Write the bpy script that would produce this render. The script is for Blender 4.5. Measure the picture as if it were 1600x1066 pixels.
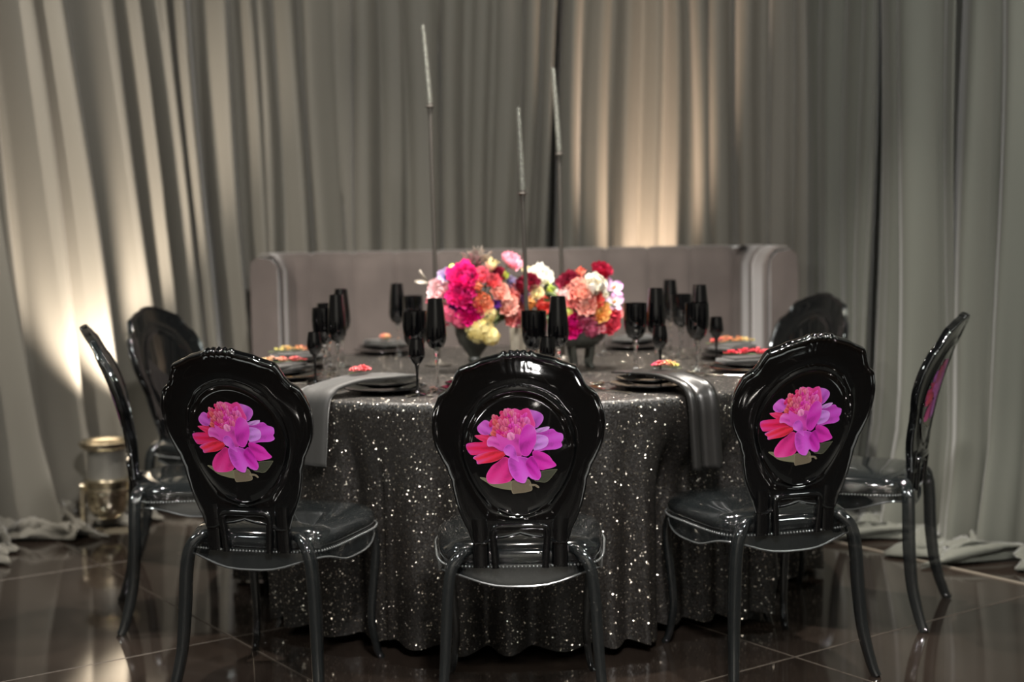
import bpy, bmesh, math, random
from mathutils import Vector, Matrix
R = math.radians
PI = math.pi
C = bpy.context.scene.collection
for o in list(bpy.data.objects):
    bpy.data.objects.remove(o)

# ------------------------------------------------------------------ camera
cam_d = bpy.data.cameras.new('camera')
cam = bpy.data.objects.new('camera', cam_d); C.objects.link(cam)
cam_d.sensor_width = 36.0
cam_d.lens = 50.0
cam_d.clip_start = 0.05; cam_d.clip_end = 60
CAMH = 1.27
cam.matrix_world = Matrix.Translation((0, 0, CAMH)) @ Matrix.Rotation(R(90 - 4.66), 4, 'X') @ Matrix.Rotation(R(-1.0), 4, 'Z')
cam_d.dof.use_dof = True
cam_d.dof.focus_distance = 3.65
cam_d.dof.aperture_fstop = 1.8
bpy.context.scene.camera = cam

# ------------------------------------------------------------------ world, view, lamps
sc = bpy.context.scene
sc.view_settings.view_transform = 'Standard'
sc.view_settings.look = 'None'
sc.view_settings.gamma = 1.0
sc.view_settings.use_curve_mapping = False
sc.view_settings.exposure = 1.9
w = bpy.data.worlds.new('world'); sc.world = w; w.use_nodes = True
w.node_tree.nodes['Background'].inputs[0].default_value = (0.55, 0.58, 0.56, 1)
w.node_tree.nodes['Background'].inputs[1].default_value = 0.05

def aim(o, target):
    d = Vector(target) - o.location
    o.rotation_euler = d.to_track_quat('-Z', 'Y').to_euler()
def area(name, loc, target, size, power, col, sy=None):
    l = bpy.data.lights.new(name, 'AREA'); l.energy = power; l.color = col
    l.size = size
    if sy: l.shape = 'RECTANGLE'; l.size_y = sy
    o = bpy.data.objects.new(name, l); C.objects.link(o); o.location = loc; aim(o, target); return o
def spot(name, loc, target, power, col, ang=60, blend=0.6, rad=0.03):
    l = bpy.data.lights.new(name, 'SPOT'); l.energy = power; l.color = col
    l.spot_size = R(ang); l.spot_blend = blend; l.shadow_soft_size = rad
    o = bpy.data.objects.new(name, l); C.objects.link(o); o.location = loc; aim(o, target); return o

area('ceiling_softlight', (0.3, 0.9, 3.3), (0.0, 5.0, 0.9), 0.30, 48, (1.0, 0.96, 0.92), 0.20)
area('added_rear_wall_light', (0.0, -0.6, 3.4), (0.0, -2.9, 1.6), 2.4, 80, (1.0, 0.97, 0.93), 0.6)  # added light: brightens the rear wall for the black chairs to reflect
area('added_side_light', (3.2, 2.2, 3.2), (1.2, 5.8, 1.2), 0.9, 11, (0.93, 1.0, 0.94), 0.5)  # added side lights, bring out the drape folds on both sides
area('added_side_light', (-3.0, 2.4, 3.2), (-1.4, 5.8, 1.3), 0.9, 10, (0.95, 1.0, 0.95), 0.5)
spot('added_drape_spot', (-2.75, 3.7, 3.3), (-1.95, 6.2, 1.3), 120, (1.0, 0.90, 0.80), 50, 0.9, 0.03)  # added spot, rakes the left drape so its folds show as streaks
for (x, y) in ((-2.4, 0.4), (-1.0, -0.3), (0.5, 0.2), (1.6, -0.4), (2.6, 0.6)):  # added overhead points, there to put small glints on glass and gloss
    l = bpy.data.lights.new('added_glint_point', 'POINT'); l.energy = 7; l.color = (1.0, 0.93, 0.85); l.shadow_soft_size = 0.04
    o = bpy.data.objects.new('added_glint_point', l); C.objects.link(o); o.location = (x, y, 2.9)
for (x, y, p) in [(-1.9, 4.2, 24), (-0.6, 5.1, 140), (0.7, 5.0, 140), (1.9, 4.4, 24), (-1.5, 1.9, 24), (0.25, 2.3, 20), (1.3, 1.8, 24), (0.05, 4.75, 70)]:
    spot('ceiling_spotlight', (x, y, 3.35), (x * 0.55, y + 0.25, 0.7), p, (1.0, 0.93, 0.84), 75, 0.7, 0.035)

# ------------------------------------------------------------------ helpers
def lin(c):
    return tuple(((v / 255) / 12.92 if v / 255 <= 0.04045 else ((v / 255 + 0.055) / 1.055) ** 2.4) for v in c)
def mat(name, col=(128, 128, 128), rough=0.5, metal=0.0, spec=0.5, coat=0.0, trans=0.0, ior=1.5, alpha=1.0, noise=None, bump=None, sheen=0.0):
    m = bpy.data.materials.new(name); m.use_nodes = True
    nt = m.node_tree; b = nt.nodes['Principled BSDF']
    c = lin(col)
    b.inputs['Base Color'].default_value = (*c, 1)
    b.inputs['Roughness'].default_value = rough
    b.inputs['Metallic'].default_value = metal
    b.inputs['Specular IOR Level'].default_value = spec
    b.inputs['Coat Weight'].default_value = coat
    b.inputs['Coat Roughness'].default_value = 0.03
    b.inputs['Transmission Weight'].default_value = trans
    b.inputs['IOR'].default_value = ior
    b.inputs['Alpha'].default_value = alpha
    if sheen:
        b.inputs['Sheen Weight'].default_value = sheen
        b.inputs['Sheen Roughness'].default_value = 0.4
    tc = nt.nodes.new('ShaderNodeTexCoord')
    if noise:   # (scale, amount, (sx,sy,sz))
        n = nt.nodes.new('ShaderNodeTexNoise'); n.inputs['Scale'].default_value = noise[0]; n.inputs['Detail'].default_value = 5
        mp = nt.nodes.new('ShaderNodeMapping'); mp.inputs['Scale'].default_value = noise[2] if len(noise) > 2 else (1, 1, 1)
        nt.links.new(tc.outputs['Object'], mp.inputs[0]); nt.links.new(mp.outputs[0], n.inputs['Vector'])
        r = nt.nodes.new('ShaderNodeValToRGB')
        a = noise[1]
        r.color_ramp.elements[0].position = 0.3; r.color_ramp.elements[1].position = 0.7
        r.color_ramp.elements[0].color = (*[v * (1 - a) for v in c], 1)
        r.color_ramp.elements[1].color = (*[min(1, v * (1 + a)) for v in c], 1)
        nt.links.new(n.outputs[0], r.inputs[0]); nt.links.new(r.outputs[0], b.inputs['Base Color'])
    if bump:    # (scale, strength, distance)
        n = nt.nodes.new('ShaderNodeTexNoise'); n.inputs['Scale'].default_value = bump[0]; n.inputs['Detail'].default_value = 4
        nt.links.new(tc.outputs['Object'], n.inputs['Vector'])
        bp = nt.nodes.new('ShaderNodeBump'); bp.inputs['Strength'].default_value = bump[1]; bp.inputs['Distance'].default_value = bump[2]
        nt.links.new(n.outputs[0], bp.inputs['Height']); nt.links.new(bp.outputs[0], b.inputs['Normal'])
    return m
def attr_mat(name, rough=0.5, spec=0.3, val=1.0):
    m = bpy.data.materials.new(name); m.use_nodes = True
    nt = m.node_tree; b = nt.nodes['Principled BSDF']
    a = nt.nodes.new('ShaderNodeAttribute'); a.attribute_name = 'Col'
    hs = nt.nodes.new('ShaderNodeHueSaturation'); hs.inputs['Value'].default_value = val
    nt.links.new(a.outputs['Color'], hs.inputs['Color']); nt.links.new(hs.outputs[0], b.inputs['Base Color'])
    b.inputs['Roughness'].default_value = rough
    b.inputs['Specular IOR Level'].default_value = spec
    return m

def mesh_obj(name, verts, faces, m, parent=None, smooth=True, cols=None, auto=None):
    me = bpy.data.meshes.new(name)
    me.from_pydata([tuple(v) for v in verts], [], faces); me.update()
    if smooth:
        me.polygons.foreach_set('use_smooth', [True] * len(me.polygons))
        if auto is not None:
            me.set_sharp_from_angle(angle=R(auto))
    if cols:
        ca = me.color_attributes.new('Col', 'FLOAT_COLOR', 'POINT')
        flat = []
        for c in cols: flat += [c[0], c[1], c[2], 1.0]
        ca.data.foreach_set('color', flat)
    if m: me.materials.append(m)
    o = bpy.data.objects.new(name, me); C.objects.link(o)
    if parent: o.parent = parent
    return o
def thing(name, label, cat, loc=(0, 0, 0), rotz=0, group=None):
    o = bpy.data.objects.new(name, None); C.objects.link(o); o.empty_display_size = 0.1
    o.location = loc; o.rotation_euler = (0, 0, rotz)
    o['label'] = label; o['category'] = cat
    if group: o['group'] = group
    return o
def tag(o, label, cat, group=None):
    o['label'] = label; o['category'] = cat
    if group: o['group'] = group
    return o
def dup(root, loc, rotz, label=None):
    r = root.copy(); C.objects.link(r); r.location = loc; r.rotation_euler = (0, 0, rotz)
    if label: r['label'] = label
    for ch in list(root.children):
        c = ch.copy(); C.objects.link(c); c.parent = r
        for g in list(ch.children):
            d = g.copy(); C.objects.link(d); d.parent = c
    return r

class MB:
    def __init__(s): s.v = []; s.f = []; s.c = []
    def add(s, v, f, c=None):
        n = len(s.v); s.v += [Vector(p) for p in v]; s.f += [[i + n for i in q] for q in f]
        if c is not None: s.c += (c if isinstance(c, list) else [c] * len(v))
    def xf(s, M, start=0):
        for i in range(start, len(s.v)): s.v[i] = M @ s.v[i]
    def box(s, cx, cy, cz, sx, sy, sz, c=None, M=None):
        v = [Vector((cx + a * sx / 2, cy + b * sy / 2, cz + d * sz / 2)) for a in (-1, 1) for b in (-1, 1) for d in (-1, 1)]
        if M: v = [M @ p for p in v]
        s.add(v, [(0, 1, 3, 2), (4, 6, 7, 5), (0, 4, 5, 1), (2, 3, 7, 6), (0, 2, 6, 4), (1, 5, 7, 3)], c)
    def lathe(s, prof, n=32, c=None, cx=0, cy=0, M=None):
        v = []
        for (r, z) in prof:
            for k in range(n):
                a = 2 * PI * k / n
                p = Vector((cx + r * math.cos(a), cy + r * math.sin(a), z))
                v.append(M @ p if M else p)
        f = []
        for i in range(len(prof) - 1):
            for k in range(n):
                k2 = (k + 1) % n
                f.append((i * n + k, i * n + k2, (i + 1) * n + k2, (i + 1) * n + k))
        if prof[0][0] > 1e-6: f.append(tuple(range(n - 1, -1, -1)))
        if prof[-1][0] > 1e-6: f.append(tuple((len(prof) - 1) * n + k for k in range(n)))
        s.add(v, f, c)
    def sweep(s, pts, sect, c=None, closed=False, up=(0, 0, 1), scales=None, caps=True):
        # sect: list of (a,b) in local frame; a along side, b along up'
        pts = [Vector(p) for p in pts]; n = len(pts); m = len(sect); v = []
        upv = Vector(up)
        for i, p in enumerate(pts):
            if closed: t = pts[(i + 1) % n] - pts[i - 1]
            else: t = pts[min(i + 1, n - 1)] - pts[max(i - 1, 0)]
            t.normalize()
            sd = t.cross(upv)
            if sd.length < 1e-4: sd = t.cross(Vector((0, 1, 0)))
            sd.normalize(); u = sd.cross(t)
            k = scales[i] if scales else 1.0
            for (a, b) in sect:
                v.append(p + sd * a * k + u * b * k)
        f = []
        for i in range(n if closed else n - 1):
            i2 = (i + 1) % n
            for j in range(m):
                j2 = (j + 1) % m
                f.append((i * m + j, i * m + j2, i2 * m + j2, i2 * m + j))
        if caps and not closed:
            f.append(tuple(range(m - 1, -1, -1))); f.append(tuple((n - 1) * m + j for j in range(m)))
        s.add(v, f, c)
    def build(s, name, m, parent=None, smooth=True, auto=40):
        return mesh_obj(name, s.v, s.f, m, parent, smooth, s.c if s.c else None, auto)
def circ(r, n=8):
    return [(r * math.cos(2 * PI * k / n), r * math.sin(2 * PI * k / n)) for k in range(n)]
def rrect(a, b, bev):
    return [(a - bev, -b), (a, -b + bev), (a, b - bev), (a - bev, b), (-a + bev, b), (-a, b - bev), (-a, -b + bev), (-a + bev, -b)]
def catmull(pts, n=8, closed=False):
    pts = [Vector(p) for p in pts]; out = []; N = len(pts)
    rng = range(N) if closed else range(N - 1)
    for i in rng:
        if closed: p0, p1, p2, p3 = pts[i - 1], pts[i], pts[(i + 1) % N], pts[(i + 2) % N]
        else: p0, p1, p2, p3 = pts[max(i - 1, 0)], pts[i], pts[i + 1], pts[min(i + 2, N - 1)]
        for k in range(n):
            t = k / n
            out.append(0.5 * ((2 * p1) + (p2 - p0) * t + (2 * p0 - 5 * p1 + 4 * p2 - p3) * t * t + (3 * p1 - p0 - 3 * p2 + p3) * t ** 3))
    if not closed: out.append(pts[-1])
    return out
def interp(x, xs, ys):
    if x <= xs[0]: return ys[0]
    for i in range(len(xs) - 1):
        if x <= xs[i + 1]:
            t = (x - xs[i]) / (xs[i + 1] - xs[i]); return ys[i] * (1 - t) + ys[i + 1] * t
    return ys[-1]
def sstep(x, a, b):
    t = max(0, min(1, (x - a) / (b - a))); return t * t * (3 - 2 * t)

# ------------------------------------------------------------------ materials
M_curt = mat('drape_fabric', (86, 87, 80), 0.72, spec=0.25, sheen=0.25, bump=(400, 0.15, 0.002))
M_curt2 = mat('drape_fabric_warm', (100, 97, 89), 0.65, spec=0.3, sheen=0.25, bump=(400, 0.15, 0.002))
M_wall = mat('wall_paint', (120, 118, 112), 0.8, noise=(3, 0.1))
M_ceil = mat('ceiling_paint', (40, 39, 38), 0.8, noise=(3, 0.1))
M_tile = mat('polished_tile', (36, 30, 26), 0.075, spec=0.6, noise=(2.2, 0.25), coat=0.15)
M_grout = mat('tile_joint', (84, 76, 68), 0.6, noise=(30, 0.2))
M_strip = mat('metal_strip', (170, 160, 145), 0.35, metal=0.6)
M_velvet = mat('velvet', (76, 69, 66), 0.8, spec=0.15, noise=(5, 0.22, (1, 1, 0.6)), sheen=0.6)
M_plast = mat('smoke_acrylic', (7, 8, 9), 0.05, spec=0.7, coat=0.5, alpha=0.97)
M_plast2 = mat('smoke_acrylic_clear', (24, 27, 28), 0.07, spec=0.9, coat=0.8, alpha=0.78)
M_bead_glint = mat('bead_and_edge_glint', (84, 86, 86), 0.12, spec=0.9, coat=1.0)  # seat beads, and the painted highlights on rim and frame edge
M_print = attr_mat('flower_print', 0.3, 0.4, 0.82)
M_petal = attr_mat('petal', 0.55, 0.2)
M_black = mat('black_glass', (4, 4, 5), 0.04, spec=0.6, coat=0.4)
M_clear = mat('clear_glass', (255, 255, 255), 0.01, trans=1.0, ior=1.48)
M_plate = mat('black_glaze', (8, 8, 9), 0.09, spec=0.6, coat=0.4)
M_napkin = mat('grey_napkin', (46, 45, 43), 0.6, sheen=0.3, bump=(500, 0.2, 0.001))
M_satin = mat('dark_satin', (30, 29, 28), 0.33, spec=0.6, bump=(60, 0.1, 0.002))
M_steel = mat('polished_steel', (215, 208, 196), 0.12, metal=1.0)
M_vase = mat('grey_vase', (52, 53, 48), 0.35, spec=0.5)
M_vase2 = mat('pale_ceramic', (170, 163, 148), 0.3, spec=0.5)
M_stem = mat('pewter', (84, 80, 75), 0.4, metal=0.7)
M_candle = mat('silver_glitter', (105, 105, 98), 0.35, metal=0.5, noise=(120, 0.5), bump=(180, 0.8, 0.003))
M_gold = mat('champagne_metal', (232, 220, 195), 0.2, metal=1.0)
M_smokeglass = mat('lamp_glass', (135, 133, 126), 0.28, metal=0.6, coat=0.5)
M_wood = mat('table_wood', (90, 70, 50), 0.5, noise=(8, 0.3, (1, 8, 1)))

# sequinned cloth: every cell of the pattern is a small tilted mirror disc
def sequin_mat():
    m = bpy.data.materials.new('sequin_cloth'); m.use_nodes = True
    nt = m.node_tree; b = nt.nodes['Principled BSDF']
    tc = nt.nodes.new('ShaderNodeTexCoord')
    vo = nt.nodes.new('ShaderNodeTexVoronoi'); vo.inputs['Scale'].default_value = 260
    nt.links.new(tc.outputs['Object'], vo.inputs['Vector'])
    sub = nt.nodes.new('ShaderNodeVectorMath'); sub.operation = 'SUBTRACT'; sub.inputs[1].default_value = (0.5, 0.5, 0.5)
    nt.links.new(vo.outputs['Color'], sub.inputs[0])
    sca = nt.nodes.new('ShaderNodeVectorMath'); sca.operation = 'SCALE'; sca.inputs['Scale'].default_value = 1.5
    nt.links.new(sub.outputs[0], sca.inputs[0])
    geo = nt.nodes.new('ShaderNodeNewGeometry')
    ad = nt.nodes.new('ShaderNodeVectorMath'); ad.operation = 'ADD'
    nt.links.new(sca.outputs[0], ad.inputs[0]); nt.links.new(geo.outputs['Normal'], ad.inputs[1])
    no = nt.nodes.new('ShaderNodeVectorMath'); no.operation = 'NORMALIZE'
    nt.links.new(ad.outputs[0], no.inputs[0]); nt.links.new(no.outputs[0], b.inputs['Normal'])
    b.inputs['Base Color'].default_value = (*lin((205, 196, 182)), 1)
    b.inputs['Metallic'].default_value = 1.0
    b.inputs['Roughness'].default_value = 0.3
    # a separate thin net between the sequins
    net = nt.nodes.new('ShaderNodeBsdfPrincipled'); net.inputs['Roughness'].default_value = 0.42; net.inputs['Specular IOR Level'].default_value = 0.6
    cr = nt.nodes.new('ShaderNodeValToRGB'); cr.color_ramp.elements[0].color = (*lin((20, 18, 17)), 1); cr.color_ramp.elements[1].color = (*lin((38, 35, 32)), 1)
    sp3 = nt.nodes.new('ShaderNodeSeparateColor'); nt.links.new(vo.outputs['Color'], sp3.inputs[0]); nt.links.new(sp3.outputs[1], cr.inputs[0]); nt.links.new(cr.outputs[0], net.inputs['Base Color'])
    s2 = nt.nodes.new('ShaderNodeVectorMath'); s2.operation = 'SCALE'; s2.inputs['Scale'].default_value = 0.35
    nt.links.new(sub.outputs[0], s2.inputs[0])
    ad2 = nt.nodes.new('ShaderNodeVectorMath'); ad2.operation = 'ADD'; nt.links.new(s2.outputs[0], ad2.inputs[0])
    g2 = nt.nodes.new('ShaderNodeNewGeometry'); nt.links.new(g2.outputs['Normal'], ad2.inputs[1])
    n2 = nt.nodes.new('ShaderNodeVectorMath'); n2.operation = 'NORMALIZE'; nt.links.new(ad2.outputs[0], n2.inputs[0]); nt.links.new(n2.outputs[0], net.inputs['Normal'])
    ramp = nt.nodes.new('ShaderNodeValToRGB'); ramp.color_ramp.elements[0].position = 0.925; ramp.color_ramp.elements[1].position = 0.935
    wn = nt.nodes.new('ShaderNodeTexWhiteNoise'); wn.noise_dimensions = '3D'; nt.links.new(vo.outputs['Position'], wn.inputs['Vector'])
    nt.links.new(wn.outputs['Value'], ramp.inputs[0])
    mx = nt.nodes.new('ShaderNodeMixShader'); nt.links.new(ramp.outputs[0], mx.inputs[0])
    nt.links.new(net.outputs[0], mx.inputs[1]); nt.links.new(b.outputs[0], mx.inputs[2])
    nt.links.new(mx.outputs[0], nt.nodes['Material Output'].inputs[0])
    return m
M_seq = sequin_mat()
M_seqtop = M_seq

# ------------------------------------------------------------------ room shell
def struct(o): o['kind'] = 'structure'; return o
X0, X1, Y0, Y1, ZC = -5.0, 5.0, -3.0, 8.2, 3.6
b = MB(); b.box((X0 + X1) / 2, (Y0 + Y1) / 2, -0.056, X1 - X0, Y1 - Y0, 0.1); floor = struct(b.build('floor', M_grout, smooth=False))
b = MB(); b.box(0, (Y0 + Y1) / 2, ZC + 0.05, X1 - X0, Y1 - Y0, 0.1); struct(b.build('ceiling', M_ceil, smooth=False))
for nm, bx in (('wall_back', (0, Y1 + 0.05, ZC / 2, X1 - X0, 0.1, ZC)), ('wall_front', (0, Y0 - 0.05, ZC / 2, X1 - X0, 0.1, ZC)),
               ('wall_left', (X0 - 0.05, (Y0 + Y1) / 2, ZC / 2, 0.1, Y1 - Y0, ZC)), ('wall_right', (X1 + 0.05, (Y0 + Y1) / 2, ZC / 2, 0.1, Y1 - Y0, ZC))):
    b = MB(); b.box(*bx); struct(b.build(nm, M_wall, smooth=False))
# floor tiles, 1.22 m, laid at 35 degrees
TS = 1.22; ang = R(35)
e2 = Vector((math.cos(ang), math.sin(ang), 0)); e1 = Vector((-math.sin(ang), math.cos(ang), 0))
P0, Q0 = 1.77, 2.86
b = MB(); g = 0.0035; h = TS / 2 - g; bv = 0.0008
b.add([(-h, -h, -0.006), (h, -h, -0.006), (h, h, -0.006), (-h, h, -0.006), (-h, -h, -bv), (h, -h, -bv), (h, h, -bv), (-h, h, -bv),
       (-h + bv, -h + bv, 0), (h - bv, -h + bv, 0), (h - bv, h - bv, 0), (-h + bv, h - bv, 0)],
      [(0, 1, 5, 4), (1, 2, 6, 5), (2, 3, 7, 6), (3, 0, 4, 7), (4, 5, 9, 8), (5, 6, 10, 9), (6, 7, 11, 10), (7, 4, 8, 11), (8, 9, 10, 11)])
tile0 = None
for i in range(-5, 7):
    for j in range(-5, 7):
        c = e2 * (P0 + (i + 0.5) * TS) + e1 * (Q0 + (j + 0.5) * TS)
        if not (-3.9 < c.x < 3.9 and -0.5 < c.y < 7.4): continue
        if tile0 is None:
            t = tile0 = b.build('floor_tile', M_tile, floor, smooth=False)
            t.data.materials.append(M_grout)
            for pf in t.data.polygons:
                if len(t.data.polygons) - 1 != pf.index: pf.material_index = 1
        else:
            t = tile0.copy(); C.objects.link(t)
        t.location = c; t.rotation_euler = (0, 0, ang)
# pale strip along the joint at right
c = e2 * (P0 + 2 * TS) + e1 * (Q0 + 0.2 * TS)
b = MB(); b.box(0, 0, 0.001, 0.012, 3.4, 0.006)
s = struct(b.build('trim_1', M_strip, smooth=False)); s.location = c; s.rotation_euler = (0, 0, ang)

# ------------------------------------------------------------------ curtains
path = catmull([(-3.3, 4.4, 0), (-2.6, 5.35, 0), (-2.1, 6.1, 0), (-1.6, 6.7, 0), (-0.95, 6.95, 0), (0, 7.05, 0), (0.85, 7.0, 0), (1.32, 6.8, 0),
                (1.48, 6.4, 0), (1.58, 5.95, 0), (1.88, 5.35, 0), (2.4, 4.75, 0), (3.0, 4.2, 0)], 24)
plen = [0]
for i in range(1, len(path)): plen.append(plen[-1] + (path[i] - path[i - 1]).length)
PL = plen[-1]
def path_at(s):
    s = max(0, min(PL - 1e-4, s))
    lo, hi = 0, len(plen) - 1
    while hi - lo > 1:
        md = (lo + hi) // 2
        if plen[md] <= s: lo = md
        else: hi = md
    t = (s - plen[lo]) / (plen[hi] - plen[lo])
    p = path[lo].lerp(path[hi], t)
    i0 = max(0, lo - 3); i1 = min(len(path) - 1, hi + 3)
    tg = (path[i1] - path[i0]).normalized()
    return p, Vector((tg.y, -tg.x, 0))      # normal towards the room
def s_of_ratio(r):                            # arc length where the drape meets a bearing from the origin
    for i in range(len(path)):
        if path[i].x / path[i].y >= r: return plen[i]
    return PL
def curtain(s0, s1, seed, label, m, lean=0.0, depth=0.05, fw=(0.09, 0.20), pool=0.18, off=0.0, pw=0.7, poolh=0.05, el=0.0, sl=0.0):
    rnd = random.Random(seed)
    folds = []; s = s0
    while s < s1:
        wd = rnd.uniform(*fw)
        folds.append((s, wd, rnd.uniform(0.45, 1.15) * depth, rnd.uniform(0.25, 0.75), rnd.uniform(-0.03, 0.03)))
        s += wd
    ns = int((s1 - s0) / 0.0125); zs = [3.42 - 3.30 * i / 22 for i in range(23)] + [0.09, 0.06, 0.035, 0.02]
    npool = 9
    V = []; F = []
    nr = len(zs) + npool
    ph = rnd.uniform(0, 6)
    for i in range(ns + 1):
        s = s0 + (s1 - s0) * i / ns
        edge = min(1, (s - s0) / 0.03, (s1 - s) / 0.03)
        for f0, wd, dp, pk, tl in folds:
            if f0 <= s < f0 + wd or (f0, wd) == (folds[-1][0], folds[-1][1]): 
                u = (s - f0) / wd; break
        # asymmetric rounded fold
        uu = u / pk * 0.5 if u < pk else 0.5 + (u - pk) / (1 - pk) * 0.5
        prof = math.sin(PI * max(0, min(1, uu))) ** pw
        sub = 0.12 * math.sin(2 * PI * uu * 2 + ph)
        for r in range(nr):
            if r < len(zs): z = zs[r]; pr = 0
            else: z = 0; pr = (r - len(zs) + 1) / npool
            hgt = z / 3.42
            grow = 0.75 + 0.35 * (1 - hgt)
            qs = (s - s0) / (s1 - s0)
            sh = (lean + el * qs ** 2 + sl * (1 - qs) ** 2) * (3.42 - z) + tl * (1 - hgt) + 0.012 * math.sin(z * 2.2 + f0 * 9)
            p, n = path_at(s + sh)
            d = dp * grow * (prof + sub * (1 - hgt)) + off
            d += 0.012 * math.sin(z * 1.7 + s * 5 + ph)
            kk = sstep(z, 0.5, 0.0)
            d += kk * 0.05 * (0.4 + prof)
            if pr > 0:
                lenp = pool * (0.65 + 0.35 * math.sin(s * 11 + ph) + 0.25 * math.sin(s * 29 + 2 * ph))
                d += pr * lenp
                wv = math.sin(pr * 9 + s * 23 + ph) * math.sin(s * 41 + pr * 5) + 0.5 * math.sin(s * 67 + pr * 13)
                z = 0.012 + poolh * max(0, 0.55 + 0.55 * wv) * (1 - pr) ** 0.6
                s_j = 0.02 * math.sin(pr * 12 + s * 30)
                p, n = path_at(s + sh + s_j)
            q = p + n * d
            V.append((q.x, q.y, z))
    for i in range(ns):
        for r in range(nr - 1):
            a = i * nr + r
            F.append((a, a + 1, a + nr + 1, a + nr))
    o = mesh_obj('curtain', V, F, m)
    sol = o.modifiers.new('thickness', 'SOLIDIFY'); sol.thickness = 0.003; sol.offset = -1
    tag(o, label, 'curtain', 'floor length drapes')
    return o
def rx(px): return (px - 800) / 2222
S = s_of_ratio
curtain(0.0, S(rx(215)), 11, 'grey drape at far left, leaning folds pooled on the floor by the lamp', M_curt2, lean=0.10, depth=0.20, fw=(0.12, 0.22), pool=0.24, poolh=0.09, pw=1.3)
curtain(S(rx(205)), S(rx(390)), 5, 'drape left of the banquette with bright narrow leaning folds', M_curt2, lean=0.05, depth=0.15, fw=(0.09, 0.17), off=0.01, pw=1.3)
curtain(S(rx(380)), S(rx(560)), 21, 'drape behind the left end of the banquette', M_curt2, lean=0.02, depth=0.09, fw=(0.12, 0.22))
curtain(S(rx(550)), S(rx(903)), 8, 'drape behind the tall candlesticks, ending at the dark slanting gap', M_curt2, lean=0.0, depth=0.08, fw=(0.12, 0.24), off=0.01, el=-0.085)
curtain(S(rx(905)), S(rx(1110)), 14, 'warmly uplit drape right of the slanting gap', M_curt2, lean=0.0, depth=0.10, fw=(0.09, 0.18), sl=-0.07)
curtain(S(rx(1100)), S(rx(1275)), 33, 'drape behind the right end of the banquette', M_curt2, lean=0.0, depth=0.10, fw=(0.11, 0.18), off=0.01)
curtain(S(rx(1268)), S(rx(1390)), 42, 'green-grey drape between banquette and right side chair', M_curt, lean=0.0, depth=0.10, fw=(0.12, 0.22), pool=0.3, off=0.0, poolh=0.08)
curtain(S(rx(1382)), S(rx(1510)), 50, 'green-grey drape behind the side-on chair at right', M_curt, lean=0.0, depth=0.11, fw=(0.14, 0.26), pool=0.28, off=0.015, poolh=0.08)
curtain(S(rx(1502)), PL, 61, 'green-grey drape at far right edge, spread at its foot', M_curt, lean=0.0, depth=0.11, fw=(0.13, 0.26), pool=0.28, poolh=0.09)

# uplights: the one behind the banquette throws its beam up the drape
def uplight(x, y, label, power, tgt, ang_, col):
    t = thing('uplight', label, 'lamp', (x, y, 0), 0.12)
    b = MB()
    b.lathe([(0.0, 0.048), (0.03, 0.05), (0.055, 0.063), (0.07, 0.09), (0.076, 0.12), (0.078, 0.15)], 32); b.build('bulb_housing', M_gold, t)
    b = MB(); b.lathe([(0.082, 0.15), (0.086, 0.155), (0.086, 0.168), (0.081, 0.173), (0.081, 0.19), (0.086, 0.195), (0.086, 0.204), (0.075, 0.21)], 32); b.build('collar', M_gold, t)
    b = MB(); b.lathe([(0.073, 0.205), (0.071, 0.31), (0.074, 0.322)], 32); b.build('barrel', M_smokeglass, t)
    b = MB(); b.lathe([(0.074, 0.318), (0.094, 0.33), (0.102, 0.342), (0.102, 0.352), (0.094, 0.356), (0.08, 0.352), (0.07, 0.345), (0.068, 0.25), (0.0, 0.24)], 32); b.build('reflector_rim', M_gold, t)
    b = MB(); sec = rrect(0.009, 0.004, 0.002)
    pts = [(-0.094, 0, 0.19), (-0.097, 0, 0.15), (-0.098, 0, 0.03), (-0.093, 0, 0.008), (-0.06, 0, 0.004), (0.06, 0, 0.004), (0.093, 0, 0.008), (0.098, 0, 0.03), (0.097, 0, 0.15), (0.094, 0, 0.19)]
    b.sweep(pts, sec, up=(0, 1, 0)); b.build('yoke', M_gold, t)
    for sx in (-1, 1):
        b = MB(); b.lathe([(0.0, 0), (0.013, 0.0), (0.013, 0.014), (0.0, 0.014)], 14, M=Matrix.Translation((sx * 0.088, 0, 0.178)) @ Matrix.Rotation(sx * PI / 2, 4, 'Y')); b.build('pivot_knob', M_gold, t)
    t.scale = (1.1, 1.1, 1.1)
    spot('uplight_beam', (x, y, 0.405), tgt, power, col, ang_, 0.8, 0.05)
    return t
uplight(-1.73, 5.98, 'champagne metal can uplight standing at the foot of the left drape', 75, (-1.84, 6.36, 1.6), 70, (1.0, 0.86, 0.72))
uplight(0.62, 6.80, 'can uplight on the floor behind the banquette', 190, (0.66, 6.95, 3.0), 42, (1.0, 0.74, 0.55))

# ------------------------------------------------------------------ banquette
bq = thing('banquette', 'mauve-grey velvet channelled banquette with high rounded back', 'sofa', (0.04, 6.54, 0), R(0))
BW = 1.07; BD = 0.20; BH = 1.155
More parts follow.
